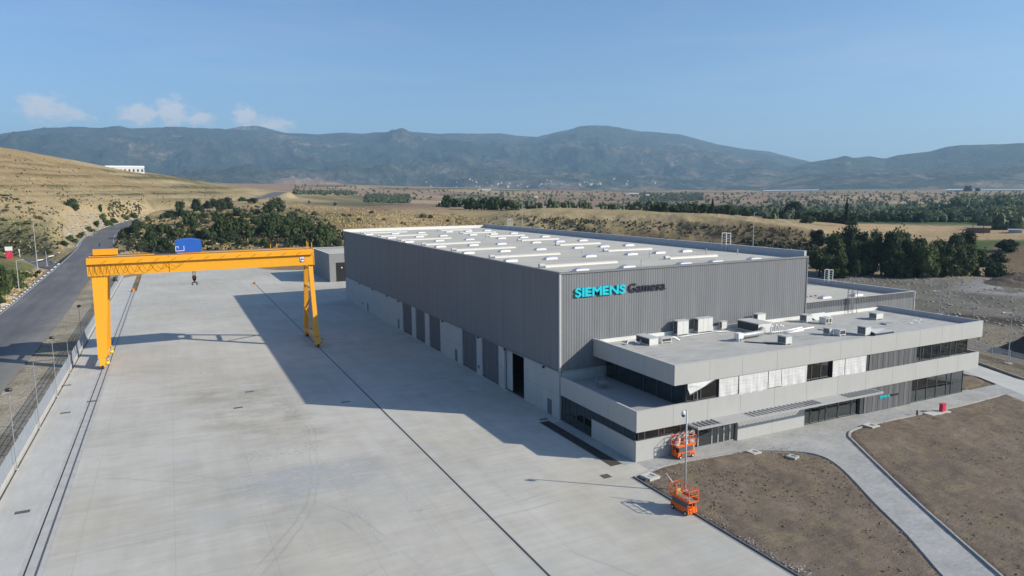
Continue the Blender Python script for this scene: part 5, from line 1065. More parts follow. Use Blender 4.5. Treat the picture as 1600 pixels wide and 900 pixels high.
t = thing('tool_sack', 'yellow tool sack with dark strap on the lift by the lamp post', 'sack', (-2.6,-23.4,z2_+.115)); MB().hexa([(-.3,-.2,0),(.3,-.22,0),(.28,.2,0),(-.3,.22,0),(-.2,-.12,.42),(.22,-.15,.5),(.16,.12,.46),(-.18,.14,.5)]).build('sack_body', M_SACK, t, False, True); MB().tube([(.1,-.1,.45),(.2,0,.62),(.1,.12,.48)],.035,5).build('strap', M_BLACK, t, False, True)
pipe('loose_pole', 'pale pole leaning out of the lift by the lamp post', [(-2.3,-23.0,z2_+.2),(-2.9,-22.2,z2_+1.35)], .035, M_BOXW, 'pole')
# lamp post with dome camera by the bed
t = thing('camera_post', 'grey steel post with dome camera standing in the near bed', 'camera post', (-.22,-21.4,0)); M_POLE = plain('galvanised_post', (.42,.44,.46), .45, .1)
MB().tube([(-.22,-21.4,-.1),(-.22,-21.4,7.1)], [.085,.06], 8).build('pole', M_POLE, t, True); BOX(-.42,-.02,-21.6,-21.2,-.02,.14).build('base_plate', M_POLE, t); MB().bar((-.22,-21.4,7.0),(-.62,-21.45,7.02),.06).build('arm', M_POLE, t)
MB().tube([(-.62,-21.45,7.08),(-.62,-21.45,6.8)], [.12,.20], 10).build('camera_housing', M_CURB, t, True); MB().tube([(-.62,-21.45,6.798),(-.62,-21.45,6.68),(-.62,-21.45,6.58)], [.17,.15,.05], 10).build('camera_dome', M_BLACK, t, True)
# ------------------------------------------------------------------ vegetation
def m_leaf(name, c0, c1, c2):
    t = NT(name); oi = t.n('ShaderNodeObjectInfo').outputs['Random']; n1 = t.noise(.35, 4, .6); n2 = t.noise(2.2, 3, .6)
    f = t.math('ADD', t.math('ADD', t.math('MULTIPLY', n1, .45), t.math('MULTIPLY', n2, .35)), t.math('MULTIPLY', t.math('SUBTRACT', oi, .3), .42))
    c = t.ramp(f, [(.32, c0), (.52, c1), (.72, c2)]); 
    tr = t.n('ShaderNodeBsdfTranslucent'); t.l(c, tr.inputs[0]); mx = t.n('ShaderNodeMixShader'); mx.inputs[0].default_value = .22
    t.fin(c, .7, .2); t.l(t.p.outputs[0], mx.inputs[1]); t.l(tr.outputs[0], mx.inputs[2]); t.l(mx.outputs[0], t.out.inputs[0]); return t.mat
M_LEAF = m_leaf('oak_leaves', (.028,.045,.016), (.050,.074,.026), (.092,.115,.042)); M_LEAFG = m_leaf('bright_leaves', (.035,.055,.016), (.058,.085,.026), (.10,.125,.04)); M_LEAFB = m_leaf('dry_leaves', (.07,.055,.03), (.11,.088,.048), (.17,.135,.07)); M_LEAFO = m_leaf('olive_leaves', (.045,.055,.030), (.070,.082,.045), (.11,.12,.07)); M_LEAFH = m_leaf('hill_leaves', (.085,.10,.040), (.125,.14,.055), (.18,.19,.08)); M_LEAFF = m_leaf('hazed_far_leaves', (.065,.092,.056), (.105,.138,.080), (.16,.19,.105)); M_LEAFD = m_leaf('dark_evergreen', (.014,.024,.011), (.025,.040,.018), (.045,.062,.026))  # leaves of the far trees are paled, valley haze put into their colour
M_BARK = plain('bark', (.085,.065,.048), .9, .3, 2, 12, .4)
def crown_arrays(rs, n_lobes, n_leaf, leaf, tall, core=True, ragged=1.0):
    """unit crown: radius about 1 across, height `tall`, standing on z = 0"""
    g = np.random.RandomState(rs); L = []
    for k in range(n_lobes):
        a = g.uniform(0, 6.283); q = g.uniform(0, 1)**.6*.62; h = g.uniform(.13, .80); w = 1.0-.55*max(0, h-.45)/.55
        L.append((q*math.cos(a)*w, q*math.sin(a)*w, h*tall, g.uniform(.26, .46)*(1.0 if h < .6 else .85)))
    L = np.array(L); id_ = g.randint(0, n_lobes, n_leaf); d = g.normal(size=(n_leaf, 3)); d /= np.linalg.norm(d, axis=1)[:,None]; d[:,2] = np.where(d[:,2] < -.35, -d[:,2], d[:,2])
    rad = L[id_,3]*(1.0+g.normal(size=n_leaf)*.10*ragged+.12*(g.rand(n_leaf)**6)*4*ragged*.5); ctr = L[id_,:3]+d*rad[:,None]*np.array([1,1,.95*min(tall,1.6)**.5])
    ctr[:,2] = np.maximum(ctr[:,2], .03*tall)
    nrm = d+g.normal(size=(n_leaf,3))*.55; nrm /= np.linalg.norm(nrm, axis=1)[:,None]; up = g.normal(size=(n_leaf,3)); u = np.cross(nrm, up); u /= np.linalg.norm(u, axis=1)[:,None]; v = np.cross(nrm, u)
    s = leaf*g.uniform(.55, 1.35, n_leaf)[:,None]; u = u*s; v = v*s*.8
    V = np.stack([ctr-u-v*.3, ctr+v, ctr+u+v*.2, ctr-v*.9+nrm*s*.2], 1).reshape(-1, 3); F_ = np.arange(n_leaf*4).reshape(-1, 4)
    if core:
        ico = np.array([(0,0,1),(.894,0,.447),(.276,.851,.447),(-.724,.526,.447),(-.724,-.526,.447),(.276,-.851,.447),(.724,.526,-.447),(-.276,.851,-.447),(-.894,0,-.447),(-.276,-.851,-.447),(.724,-.526,-.447),(0,0,-1)])
        fi = [(0,1,2),(0,2,3),(0,3,4),(0,4,5),(0,5,1),(1,6,2),(2,7,3),(3,8,4),(4,9,5),(5,10,1),(6,7,2),(7,8,3),(8,9,4),(9,10,5),(10,6,1),(11,7,6),(11,8,7),(11,9,8),(11,10,9),(11,6,10)]
        for l in L:
            b = len(V); V = np.concatenate([V, l[:3]+ico*l[3]*.86*g.uniform(.85,1.1,(12,1))]); F_ = np.concatenate([F_, np.array([(b+a_, b+b_, b+c_, b+c_) for a_,b_,c_ in fi])])
    return V, F_
def crown_mesh(name, mat, *a, **k):
    V, F_ = crown_arrays(*a, **k); me = bpy.data.meshes.new(name); me.from_pydata(V.tolist(), [], [tuple(f) if f[2] != f[3] else tuple(f[:3]) for f in F_.tolist()]); me.materials.append(mat); me.update(); return me
def trunk_mesh(seed, h):
    g = random.Random(seed); m = MB(); lean = g.uniform(-.08,.08); m.tube([(0,0,-.15),(lean*.4,0,h*.35),(lean,0,h*.62),(lean*1.2,.02,h*.8)], [.095,.075,.05,.025], 7)
    for k in range(4):
        a = g.uniform(0,6.28); z = h*g.uniform(.3,.55); m.tube([(lean*.6,0,z),(.28*math.cos(a),.28*math.sin(a),z+h*.18),(.46*math.cos(a),.46*math.sin(a),z+h*.3)], [.045,.032,.015], 5)
    o = m.build('trunk', M_BARK, None, True); me = o.data; bpy.data.objects.remove(o); return me
BUSH = [crown_mesh('shrub', M_LEAF, 11+k, 5+k, 560+40*k, .085, 1.0, True, 1.0+.35*k) for k in range(6)]; BUSHG = [crown_mesh('shrub', M_LEAFG, 31+k, 8, 620, .085, 1.0) for k in range(3)]; BUSHB = [crown_mesh('shrub', M_LEAFB, 51+k, 7, 420, .09, .8) for k in range(2)]; BUSHH = [crown_mesh('shrub', M_LEAFH, 65+k, 9, 620, .09, .9) for k in range(2)]; BUSHO = [crown_mesh('shrub', M_LEAFO, 61+k, 8, 560, .085, .95) for k in range(2)]
CROWN = [crown_mesh('crown', M_LEAF, 71+k, 9+2*k, 1500, .070, 1.55, True, 1.1+.3*k) for k in range(5)]; CROWNG = [crown_mesh('crown', M_LEAFG, 91+k, 13, 1500, .070, 1.5) for k in range(2)]; CROWND = [crown_mesh('crown', M_LEAFD, 111+k, 12, 1400, .07, 1.35) for k in range(2)]; TRUNK = [trunk_mesh(5+k, 1.5) for k in range(3)]
POPL = []
for k in range(2):
    g = np.random.RandomState(200+k); me = crown_mesh('crown', M_LEAFD, 200+k, 9, 700, .10, 1.6); co = np.empty(len(me.vertices)*3, np.float32); me.vertices.foreach_get('co', co); co = co.reshape(-1,3); rr = np.hypot(co[:,0], co[:,1]); co[:,2] *= 4.0; k2 = np.clip(1.15-(co[:,2]/7.2)**2.2, .15, 1.1)*.9; co[:,0] *= k2; co[:,1] *= k2; me.vertices.foreach_set('co', co.ravel()); me.update(); POPL.append(me)
veg = random.Random(99)
def shrub(px, py, wpx, hpx, kind, label, group, name='shrub', cat='shrub', rmin=60):
    p = at(px, py, rmin)
    if p is None: return
    d = math.hypot(p.x-CAM[0], p.y-CAM[1]); w = wpx*d/FPX/2; h = hpx*d/FPX
    me = veg.choice(kind); tall = .8 if kind is BUSHB else 1.0; o = inst(name, me, (p.x, p.y, p.z-.08*h), veg.uniform(0,6.28), (w, w*veg.uniform(.8,1.15), h/tall*.95)); tag(o, label, cat, group)
def tree(px, py, wpx, hpx, kind, label, group, name='tree', tall=1.55, rmin=60):
    p = at(px, py, rmin)
    if p is None: return
    d = math.hypot(p.x-CAM[0], p.y-CAM[1]); w = wpx*d/FPX/2; h = hpx*d/FPX; t = thing(name, label, 'tree', (p.x,p.y,p.z-.1), veg.uniform(0,6.28), group); sc = (w, w*veg.uniform(.85,1.1), h/tall*.9)
    c = inst('crown', veg.choice(kind), (0,0,h*.01), 0, (sc[0],sc[1],sc[2]*1.08), t); k = inst('trunk', veg.choice(TRUNK), (0,0,0), 0, (w*.9,w*.9,h/1.5*.8), t)
gS = 'scrub on the slope behind the crane'; lS = 'dark green scrub bush on the dry slope behind the yellow crane'
for px, py, w, h in ((281,332,21,17),(325,326,18,13),(335,323,18,12),(346,322,18,12),(356,320,18,12),(266,340,24,11),(284,339,18,12),(253,342,12,8),(297,352,24,22),(303,356,20,13),(281,355,12,8),(324,374,26,22),(344,371,34,32),(360,368,28,30),(233,377,20,20),(243,381,18,14),(263,365,18,12),(211,362,20,11),(222,389,24,16),(258,391,24,20),(429,320,30,14),(420,333,28,14),(436,330,20,13),(400,353,22,16),(421,371,34,36),(437,364,26,26),(467,366,38,30),(484,360,20,20),(457,380,28,18),(476,384,30,22),(496,385,30,30),(513,386,32,36),(520,366,22,18),(527,388,22,16),(355,366,38,34),(374,366,30,26),(345,330,24,13),(358,327,22,12),(373,337,26,12),(396,318,18,9),(386,360,22,16),(408,364,22,18),(446,372,24,20),(365,377,26,16),(390,372,20,14),(446,352,22,16),(503,366,24,20),(412,345,20,12),(317,342,18,10),(310,372,16,12),(427,346,22,14),(452,386,18,12),(380,314,16,7),(335,340,16,9)):
    shrub(px, py, w, h, BUSH, lS, gS)
lG = 'lighter green bush among the scrub behind the yellow crane'
for px, py, w, h in ((249,368,22,17),(271,373,26,15),(226,357,18,10),(284,367,16,10),(241,386,18,14),(412,384,22,12),(398,381,18,10),(430,340,20,10),(443,346,16,9),(505,376,20,18),(340,346,18,8),(372,383,20,8),(268,394,20,12),(350,380,18,7),(300,364,18,9),(214,369,14,8),(204,381,14,8),(390,340,14,7)): shrub(px, py, w, h, BUSHG, lG, 'lighter bushes among the scrub')
lO = 'grey-green low bush among the scrub behind the yellow crane'
for px, py, w, h in ((216,357,22,13),(231,346,14,8),(262,359,14,8),(204,362,14,9),(283,371,14,8),(243,394,24,14),(226,393,22,14),(452,344,20,12),(460,338,16,8),(320,349,20,8),(240,358,14,8),(292,376,18,9),(330,383,14,6),(418,390,20,8),(360,345,20,9),(402,334,16,8)): shrub(px, py, w, h, BUSHO, lO, 'grey-green bushes among the scrub')
tree(307,330,20,20,CROWND,'dark pointed tree on the skyline of the scrub slope',None)
lB = 'brown dried bush on the golden slope behind the hall'
for px, py, w, h in ((493,336,14,7),(537,338,10,5),(547,338,8,4),(524,321,8,5),(560,345,10,5),(600,345,8,4),(455,340,14,8),(660,340,16,7),(672,341,14,6),(510,346,10,5),(580,333,8,4),(630,350,9,4),(700,346,9,4),(484,318,7,5)): shrub(px, py, w, h, BUSHB, lB, 'dried bushes on the golden slope')
shrub(191,372,20,15,BUSHG,'bright green bush leaning over the far bend of the road',None); shrub(116,326,24,14,BUSH,'round dark bush alone on the golden hillside',None); shrub(157,330,9,12,BUSH,'small dark bush above the rock cut',None)
lR = 'green bush along the road bend under the rock cut'
for px, py, w, h in ((160,346,14,12),(168,352,16,8),(178,348,16,7),(150,354,14,8),(112,378,16,10),(140,362,16,8),(100,384,14,7),(195,342,16,7),(210,340,14,7),(126,372,16,8)): shrub(px, py, w, h, BUSHG, lR, 'bushes along the road bend')
lH = 'green bush in the fold of the hill above the turning'
for px, py, w, h in ((42,350,40,12),(62,342,26,10),(25,352,30,10),(8,330,30,8),(30,325,26,6),(48,328,22,5),(18,389,30,16),(5,385,22,9),(34,362,24,6),(10,306,30,5),(26,312,26,5),(45,318,24,5),(70,334,18,5),(8,345,26,7)): shrub(px, py, w*.5, h*.5, BUSHH, lH, 'bushes in the fold of the hill')
lI = 'green bush on the island between road and turning'
for px, py, w, h in ((7,462,26,30),(28,440,24,16),(44,434,18,9),(4,432,22,14),(18,448,18,14),(55,434,12,6),(2,476,14,12),(36,450,16,9),(60,428,12,5)): shrub(px, py, w, h, BUSHG, lI, 'bushes on the island')
# belt of trees beyond the unfinished lot
gT = 'belt of trees beyond the lot'; lT = 'leafy dark tree in the dense belt behind the annex and lot'
for px, py, w, h in ((1325,402,34,46),(1308,427,54,62),(1350,408,34,44),(1318,433,42,34),(1280,432,38,40),(1296,433,30,32),(1345,430,44,52),(1368,392,24,28),(1384,432,54,66),(1394,395,34,30),(1404,417,38,50),(1417,402,30,36),(1409,430,36,56),(1444,418,44,42),(1441,434,46,46),(1476,432,42,46),(1485,414,44,44),(1506,409,32,42),(1508,430,34,38),(1427,431,36,50),(1460,432,36,44),(1363,431,36,48),(1330,420,36,44),(1470,404,30,26),(1432,405,30,30),(1492,430,30,40),(1290,418,26,30)): tree(px, py, w, h, CROWN, lT, gT)
lT2 = 'brighter green tree at the foot of the belt behind the lot'
for px, py, w, h in ((1300,434,28,26),(1335,434,30,28),(1397,433,34,40),(1452,434,28,28),(1486,433,28,26),(1415,434,28,30)): tree(px, py, w, h, CROWNG, lT2, 'brighter trees in the belt')
lT3 = 'low bush at the thin end of the tree belt'
for px, py, w, h in ((1528,411,26,20),(1540,416,26,14),(1554,432,36,20),(1560,409,30,14),(1520,430,20,14),(1590,436,24,8)): shrub(px, py, w, h, BUSH, lT3, 'bushes at the end of the belt')
tree(1278,384,30,26,CROWND,'lone dark spreading tree at the end of the bank',None); tree(1574,392,32,17,CROWND,'broad low dark tree standing in the stubble field',None); tree(1240,342,44,28,CROWND,'big round dark tree in the fields behind the bank',None,rmin=380); tree(1259,349,20,12,CROWN,'small round tree beside the big dark one',None,rmin=380)
def poplar(px, py, w, h, label, group=None, rmin=380):
    p = at(px, py, rmin); d = math.hypot(p.x-CAM[0], p.y-CAM[1]); t = thing('poplar', label, 'tree', (p.x,p.y,p.z), veg.uniform(0,6), group); inst('crown', veg.choice(POPL), (0,0,.3), 0, (w*d/FPX/2, w*d/FPX/2, h*d/FPX/6.6), t); inst('trunk', TRUNK[0], (0,0,0), 0, (.8,.8,h*d/FPX/3), t)
poplar(1321,355,10,38,'tall slim poplar standing before the green field'); poplar(1113,340,7,26,'tall slim poplar behind the bank'); poplar(1243,345,6,24,'slim poplar in front of the big round tree'); poplar(1010,334,4,15,'small slim poplar farther along behind the bank'); poplar(1208,343,7,14,'short dark poplar left of the big round tree')
for px in (735,740,746,752,757,763,770,776,783,790): poplar(px, 329.5, 4.5, veg.uniform(10,15), 'poplar in the short row behind the golden slope', 'row of poplars', 420)
tree(1513,299,11,9,CROWND,'dark tree sticking up on the far plain',None,rmin=900); tree(1527,299,9,5,CROWND,'low dark tree beside the one on the far plain',None,rmin=900)

# masses of trees nobody could count
def mass(name, label, regions, mat, leaf_n=16, seed=1, hmul=1.0):
    g = np.random.RandomState(seed); Vs = []; Fs = []; b = 0
    protos = [crown_arrays(900+seed*10+k, 5, leaf_n+12, .22, 1.0, core=True) for k in range(5)]
    for poly, n, h0, h1, rmin in regions:
        xs = [p[0] for p in poly]; ys = [p[1] for p in poly]; c = 0; tries = 0
        while c < n and tries < n*6:
            tries += 1; px, py = g.uniform(min(xs), max(xs)), g.uniform(min(ys), max(ys))
            if not inpoly(px, py, poly): continue
            p = at(px, py, rmin)
            if p is None: continue
            c += 1; V, F_ = protos[g.randint(5)]; h = g.uniform(h0, h1)*hmul; w = h*g.uniform(.55, .95); a = g.uniform(0, 6.28); R_ = np.array([[math.cos(a),-math.sin(a)],[math.sin(a),math.cos(a)]])
            q = V.copy(); q[:,:2] = (q[:,:2]@R_.T)*w; q[:,2] = q[:,2]*h-.05*h; q += np.array([p.x, p.y, p.z]); Vs.append(q); Fs.append(F_+b); b += len(V)
    o = np_mesh(name, np.concatenate(Vs), np.concatenate(Fs), mat, False); return tag(o, label, kind='stuff')
mass('woods', 'dark wooded strips across the valley floor', [([(1180,336),(1600,326),(1600,349),(1330,346),(1200,343)], 470, 3.5, 6.5, 420), ([(1000,322),(1200,324),(1200,338),(1000,331)], 150, 3, 6, 400), ([(790,321),(1010,323),(1010,331),(790,329)], 90, 3, 5.5, 400), ([(1500,320),(1600,318),(1600,330),(1480,332)], 160, 8, 13, 420), ([(1540,348),(1600,346),(1600,362),(1550,360)], 60, 6, 10, 380), ([(1200,322),(1600,316),(1600,328),(1200,332)], 170, 3.5, 6.5, 420)], M_LEAFF, 14, 1)
mass('orchard', 'greener orchards and hedges between the fields', [([(1340,338),(1600,330),(1600,346),(1340,348)], 520, 3, 6, 420), ([(1020,326),(1190,330),(1190,339),(1020,333)], 260, 3, 6, 400), ([(1260,345),(1330,347),(1330,354),(1260,352)], 60, 3, 6, 400), ([(690,318),(800,320),(800,329),(690,326)], 60, 4, 7, 420)], M_LEAFG, 14, 2)
mass('olive_grove', 'dotted olive trees on the far brown plain', [([(1120,302),(1600,299),(1600,318),(1120,320)], 520, 2.6, 4.6, 700), ([(1000,303),(1100,303),(1100,314),(1000,316)], 420, 3, 5, 700), ([(570,306),(640,306),(640,318),(570,318)], 330, 3.5, 5.5, 700), ([(820,300),(1120,301),(1120,320),(820,318)], 170, 3, 5, 700), ([(440,288),(780,298),(800,318),(480,306)], 170, 2.5, 4.5, 700), ([(460,300),(560,301),(560,305),(460,304)], 130, 3, 6, 700), ([(700,304),(830,300),(830,316),(700,318)], 90, 3, 5, 700)], M_LEAFF, 12, 3)
mass('hill_scrub', 'tiny shrubs along the terraces of the golden hill', [([(0,236),(60,246),(220,272),(380,296),(380,310),(200,330),(0,300)], 150, .4, 1.0, 200), ([(90,300),(210,312),(200,335),(90,320)], 60, .4, 1.0, 200), ([(0,300),(100,330),(100,395),(0,400)], 260, .4, 1.0, 200), ([(170,315),(230,322),(215,340),(165,340)], 160, .6, 1.4, 200)], M_LEAFO, 12, 4)
mass('bank_brush', 'brown and green brush covering the eroded bank', [([(760,338),(1000,346),(1180,352),(1260,376),(1260,392),(1100,382),(900,374),(760,352)], 260, .4, 1.1, 200), ([(560,336),(760,340),(760,352),(560,356)], 60, .4, .9, 200)], M_LEAFB, 14, 5)
mass('bank_scrub', 'green scrub patches on the bank and its crest', [([(820,342),(940,346),(940,366),(830,358)], 110, .5, 1.3, 200), ([(780,334),(1260,360),(1260,378),(780,340)], 300, .4, 1.0, 200), ([(1160,376),(1280,386),(1280,405),(1180,395)], 120, .8, 2.0, 200)], M_LEAFO, 14, 6)
mass('slope_scrub', 'low undergrowth filling the gaps on the scrub slope', [([(180,372),(240,345),(330,322),(440,318),(540,360),(540,398),(180,398)], 900, .6, 1.7, 200)], M_LEAFO, 14, 7)
# dry grass tufts
def tufts(name, label, polys, mat, seed):
    g = np.random.RandomState(seed); Vs = []; Fs = []; b = 0
    for poly, n, h0, h1 in polys:
        xs = [p[0] for p in poly]; ys = [p[1] for p in poly]
        for _ in range(n):
            px, py = g.uniform(min(xs), max(xs)), g.uniform(min(ys), max(ys))
            if not inpoly(px, py, poly): continue
            p = at(px, py)
            if p is None: continue
            h = g.uniform(h0, h1)
            for k in range(4):
                a = g.uniform(0, 6.28); u = np.array([math.cos(a), math.sin(a), 0])*h*.7; t_ = np.array([g.uniform(-.4,.4)*h, g.uniform(-.4,.4)*h, h]); c = np.array([p.x, p.y, p.z-.05])+np.array([g.normal()*.35*h, g.normal()*.35*h, 0]); Vs.append([c-u, c+u, c+t_]); Fs.append((b, b+1, b+2)); b += 3
    o = np_mesh(name, np.array(Vs).reshape(-1,3), np.array(Fs), mat, False); return tag(o, label, kind='stuff')
M_STRAW = plain('dry_straw', (.42,.31,.15), .9, .35, .2, 3)
tufts('grass', 'dry straw-coloured grass on the hillside and bank', [([(0,232),(220,270),(400,300),(380,312),(200,345),(100,390),(0,400)], 2600, .25, .6), ([(440,318),(760,338),(760,352),(540,356)], 3500, .3, .7), ([(780,331),(1000,340),(1270,362),(1270,400),(1180,384),(1000,349),(780,338)], 1000, .25, .55), ([(200,340),(440,318),(540,360),(540,396),(200,396)], 3000, .3, .7), ([(0,424),(70,424),(0,490)], 700, .3, .7)], M_STRAW, 77)
# rocks in the road cut
def cut(r):
    px, py = r.uniform(104, 160), r.uniform(334, 369)
    if py > 372-(px-104)*.10 or (px > 150 and py > 358): return None
    p = at(px, py); return None if p is None else (p.x, p.y, p.z)
rocks('rocks', 420, cut, M_RUB, 'pale broken rocks in the cutting beside the road', .35, 1.7, .7)
# ------------------------------------------------------------------ fence, posts and street furniture
M_FENCE = plain('galvanised_mesh', (.30,.33,.37), .5, .12)
fx = -52.38
t = thing('boundary_fence', 'long low wall with grey mesh fence beside the crane track', 'fence', (fx,-12,0))
BOX(fx-.14, fx+.14, -12, 195, -.15, .55).build('plinth_wall', M_PANEL, t)
pm = MB()
for i in range(25): pm.box(-.012, .012, .06+i*.118, .085+i*.118, .0, 1.35)
for z in (.12,.5,.9,1.28): pm.box(-.02, .02, .03, 2.97, z, z+.04)
o = pm.build('mesh_panel', M_FENCE); pme_ = o.data; bpy.data.objects.remove(o); o = MB().box(-.04,.04,-.03,.03,0,1.5).build('fence_post', M_FENCE); fme = o.data; bpy.data.objects.remove(o)
for i in range(69):
    y = -12+3*i; piece('fence_post', fme, (fx, y, .55), t); piece('mesh_panel', pme_, (fx, y, .6), t)
t = thing('rear_fence', 'grey mesh fence along the back edge of the yard', 'fence', (-52,195.4,0))
BOX(-52.2, 28, 195.1, 195.35, -.15, .35).build('plinth_wall', M_PANEL, t)
for i in range(26): piece('fence_post', fme, (-52+3.05*i, 195.22, .35), t); piece('mesh_panel', pme_, (-52+3.05*i, 195.22, .4), t, -math.pi/2)
M_MAST = plain('weathered_mast', (.24,.25,.26), .6, .15)
M_DHEAD = plain('dark_lamp_head', (.03,.03,.035), .5, .2)
heads_ = [(10.95,7.5,1),(24.04,7.4,0),(37.7,7.5,1),(50.76,5.0,0),(67.9,7.3,1),(96.7,7.2,1),(128,7.2,1),(165,7.2,0)]
for k, (y, h, hd) in enumerate(heads_):
    x = -52.05; t = thing('fence_post_light' if hd else 'fence_mast', ['dark-headed mast on the fence nearest the camera','bare thin mast second along the fence','dark-headed mast third along the fence','short bare mast beside the crane leg','dark-headed mast just behind the crane leg','dark-headed mast farther along behind the crane','dark-headed mast near the far rail end','bare mast at the far end of the fence'][k], 'mast', (x,y,0))
    MB().tube([(x,y,0),(x,y,h)], [.05,.035], 6).build('pole', M_MAST, t); BOX(x-.16,x+.16,y-.16,y+.16,0,.05).build('base_plate', M_POLE, t)
    if hd: MB().tube([(x-.25,y,h+.12),(x+.1,y,h+.16),(x+.3,y,h+.10)], [.14,.21,.11], 8).build('lamp_head', M_DHEAD, t); MB().bar((x-.5,y,h-.2),(x+.1,y,h-.05),.06).build('arm', M_POLE, t)
for k, (x, y, h) in enumerate(((-75.9,163.9,8.6),(-76.0,196.9,16.0),(-77.2,224.6,5.2))):
    z = hgt(x,y); t = thing('street_lamp', ['grey street lamp on the island by the road','tallest street lamp at the tip of the island','short post where the turning meets the road'][k], 'street lamp', (x,y,z)); MB().tube([(x,y,z-.1),(x,y,z+h)], [.12,.06], 7).build('pole', M_POLE, t)
    if k < 2: MB().bar((x,y,z+h),(x+1.3,y,z+h+.3),.09).build('arm', M_POLE, t); BOX(x+1.0,x+1.8,y-.15,y+.15,z+h+.25,z+h+.38).build('lamp_head', M_POLE, t)
    BOX(x-.35,x+.35,y-.35,y+.35,z-.2,z+.2).build('footing', M_KL, t)
for k, (x, y, h) in enumerate(((70.5,-7.75,7.3),(101.5,22.5,4.6))):
    t = thing('street_lamp', ['thin lamp post with short arm beside the drive','thin lamp post standing out on the unfinished lot'][k], 'street lamp', (x,y,0)); z = hgt(x,y); MB().tube([(x,y,z-.1),(x,y,h)], [.085,.05], 6).build('pole', M_POLE, t); BOX(x-.55,x+.55,y-.4,y+.4,z-.1,z+.12).build('footing', M_KL, t)
    MB().bar((x,y,h),(x-1.1,y+.45,h+.08),.07).build('arm', M_POLE, t); MB().box(x-1.6,x-1.0,y+.35,y+.6,h+.04,h+.14).build('lamp_head', M_POLE, t)
for k, (px, py0, py1, dist) in enumerate(((816,356,322,205),(1176,398,333,190))):
    a = at_dist(px, py0, dist); b = at_dist(px, py1, dist); z0 = hgt(a[0],a[1]); t = thing('lamp_mast', ['thin mast behind the far end of the hall roof','thin mast behind the middle of the hall roof'][k], 'mast', (a[0],a[1],z0)); MB().tube([(a[0],a[1],z0-.1),(a[0],a[1],b[2])], [.12,.07], 6).build('pole', M_POLE, t); MB().bar((a[0],a[1],b[2]),(a[0]+.8,a[1]-.3,b[2]+.1),.08).build('arm', M_POLE, t)
# rocks on the island edge
M_ROCKP = plain('pale_boulder', (.50,.46,.39), .9, .25, 1, 8)
for k, (px, py, s) in enumerate(((5,478,1.3),(13,469,1.1),(17,466,1.0),(23,461,.9),(41,447,.7),(46,444,.6),(31,455,.5),(53,440,.5))):
    p = at(px, py); r = random.Random(k); m = MB(); n = 7; pts = [(math.cos(6.28*i/n)*s*r.uniform(.7,1.1), math.sin(6.28*i/n)*s*.6*r.uniform(.7,1.1)) for i in range(n)]
    m.add([(p.x+a, p.y+b, p.z-.2) for a,b in pts]+[(p.x+a*.8, p.y+b*.8, p.z+s*.35*r.uniform(.7,1.1)) for a,b in pts]+[(p.x,p.y,p.z+s*.5)], [(i,(i+1)%n,n+(i+1)%n,n+i) for i in range(n)]+[(n+i,n+(i+1)%n,2*n) for i in range(n)]); tag(m.build('boulder', M_ROCKP), 'pale boulder along the edge of the island', 'boulder', 'boulders along the island edge')
# red and white totem at the turning
p = at(15, 404); t = thing('totem_sign', 'red sign panel with white head beside the side road', 'sign', (p.x,p.y,p.z)); M_RED = paint('red_panel', (.55,.03,.07), .5, .15)
BOX(p.x-.9,p.x+.9,p.y-.15,p.y+.15,p.z,p.z+2.6).build('panel', M_RED, t); BOX(p.x-1.0,p.x+1.0,p.y-.2,p.y+.2,p.z+2.602,p.z+3.9).build('head', M_CURB, t); MB().bar((p.x-.7,p.y-.17,p.z+.6),(p.x+.3,p.y-.17,p.z+2.3),.10,.02).build('stripe', M_CURB, t)
p = at(31, 401); t = thing('marker_post', 'slim white post next to the red sign', 'post', (p.x,p.y,p.z)); MB().tube([(p.x,p.y,p.z-.1),(p.x,p.y,p.z+2.4)], .13, 6).build('pole', M_CURB, t); BOX(p.x-.25,p.x+.25,p.y-.1,p.y+.1,p.z+2.402,p.z+2.9).build('head', M_CURB, t)
# hydrant cabinet, pits and covers
t = thing('hydrant_cabinet', 'red hydrant cabinet on a concrete slab at the edge of the wide bed', 'hydrant cabinet', (39.7,-17.95,.0)); BOX(37.0,40.2,-18.5,-17.3,-.05,.14).build('slab', M_KL, t); BOX(39.15,39.75,-18.15,-17.75,.142,1.0).build('cabinet', M_RED, t); BOX(39.11,39.79,-18.19,-17.71,1.002,1.06).build('lid', M_RED, t); BOX(39.22,39.26,-18.18,-18.152,.5,.7).build('handle', M_STEEL, t)
t = thing('bollard', 'small brown bollard near the hydrant slab', 'bollard', (36.0,-17.3,0)); MB().tube([(36,-17.3,-.1),(36,-17.3,.55)], [.12,.10], 8).build('shaft', plain('brown_bollard', (.16,.07,.05), .6, .2), t); MB().tube([(36,-17.3,.552),(36,-17.3,.62)], [.13,.06], 8).build('cap', M_STEEL, t)
def pit(x, y, s, label, rz=0.0, mat=M_KL, lid=None):
    t = thing('inspection_pit', label, 'pit cover', (x,y,.0), rz); h = s/2; w = s*.24
    for a in ((-h,h,-h,-h+w),(-h,h,h-w,h),(-h,-h+w,-h+w,h-w),(h-w,h,-h+w,h-w)): MB().box(a[0],a[1],a[2],a[3],-.1,.26).build('rim', mat, t, False, True)
    MB().box(-h+w+.004,h-w-.004,-h+w+.004,h-w-.004,-.1,.20).build('cover', lid or M_KERB, t, False, True)
pit(-1.08,-17.75,1.25,'white concrete pit frame at the corner of the near bed', .15); pit(11.25,-17.65,1.05,'white concrete pit frame at the top edge of the near bed', .1); pit(27.9,-17.65,1.25,'white concrete pit frame at the tip of the wide bed', .05); pit(13.6,-20.2,.9,'half-buried pale pit frame in the near bed', .3, M_KERB)
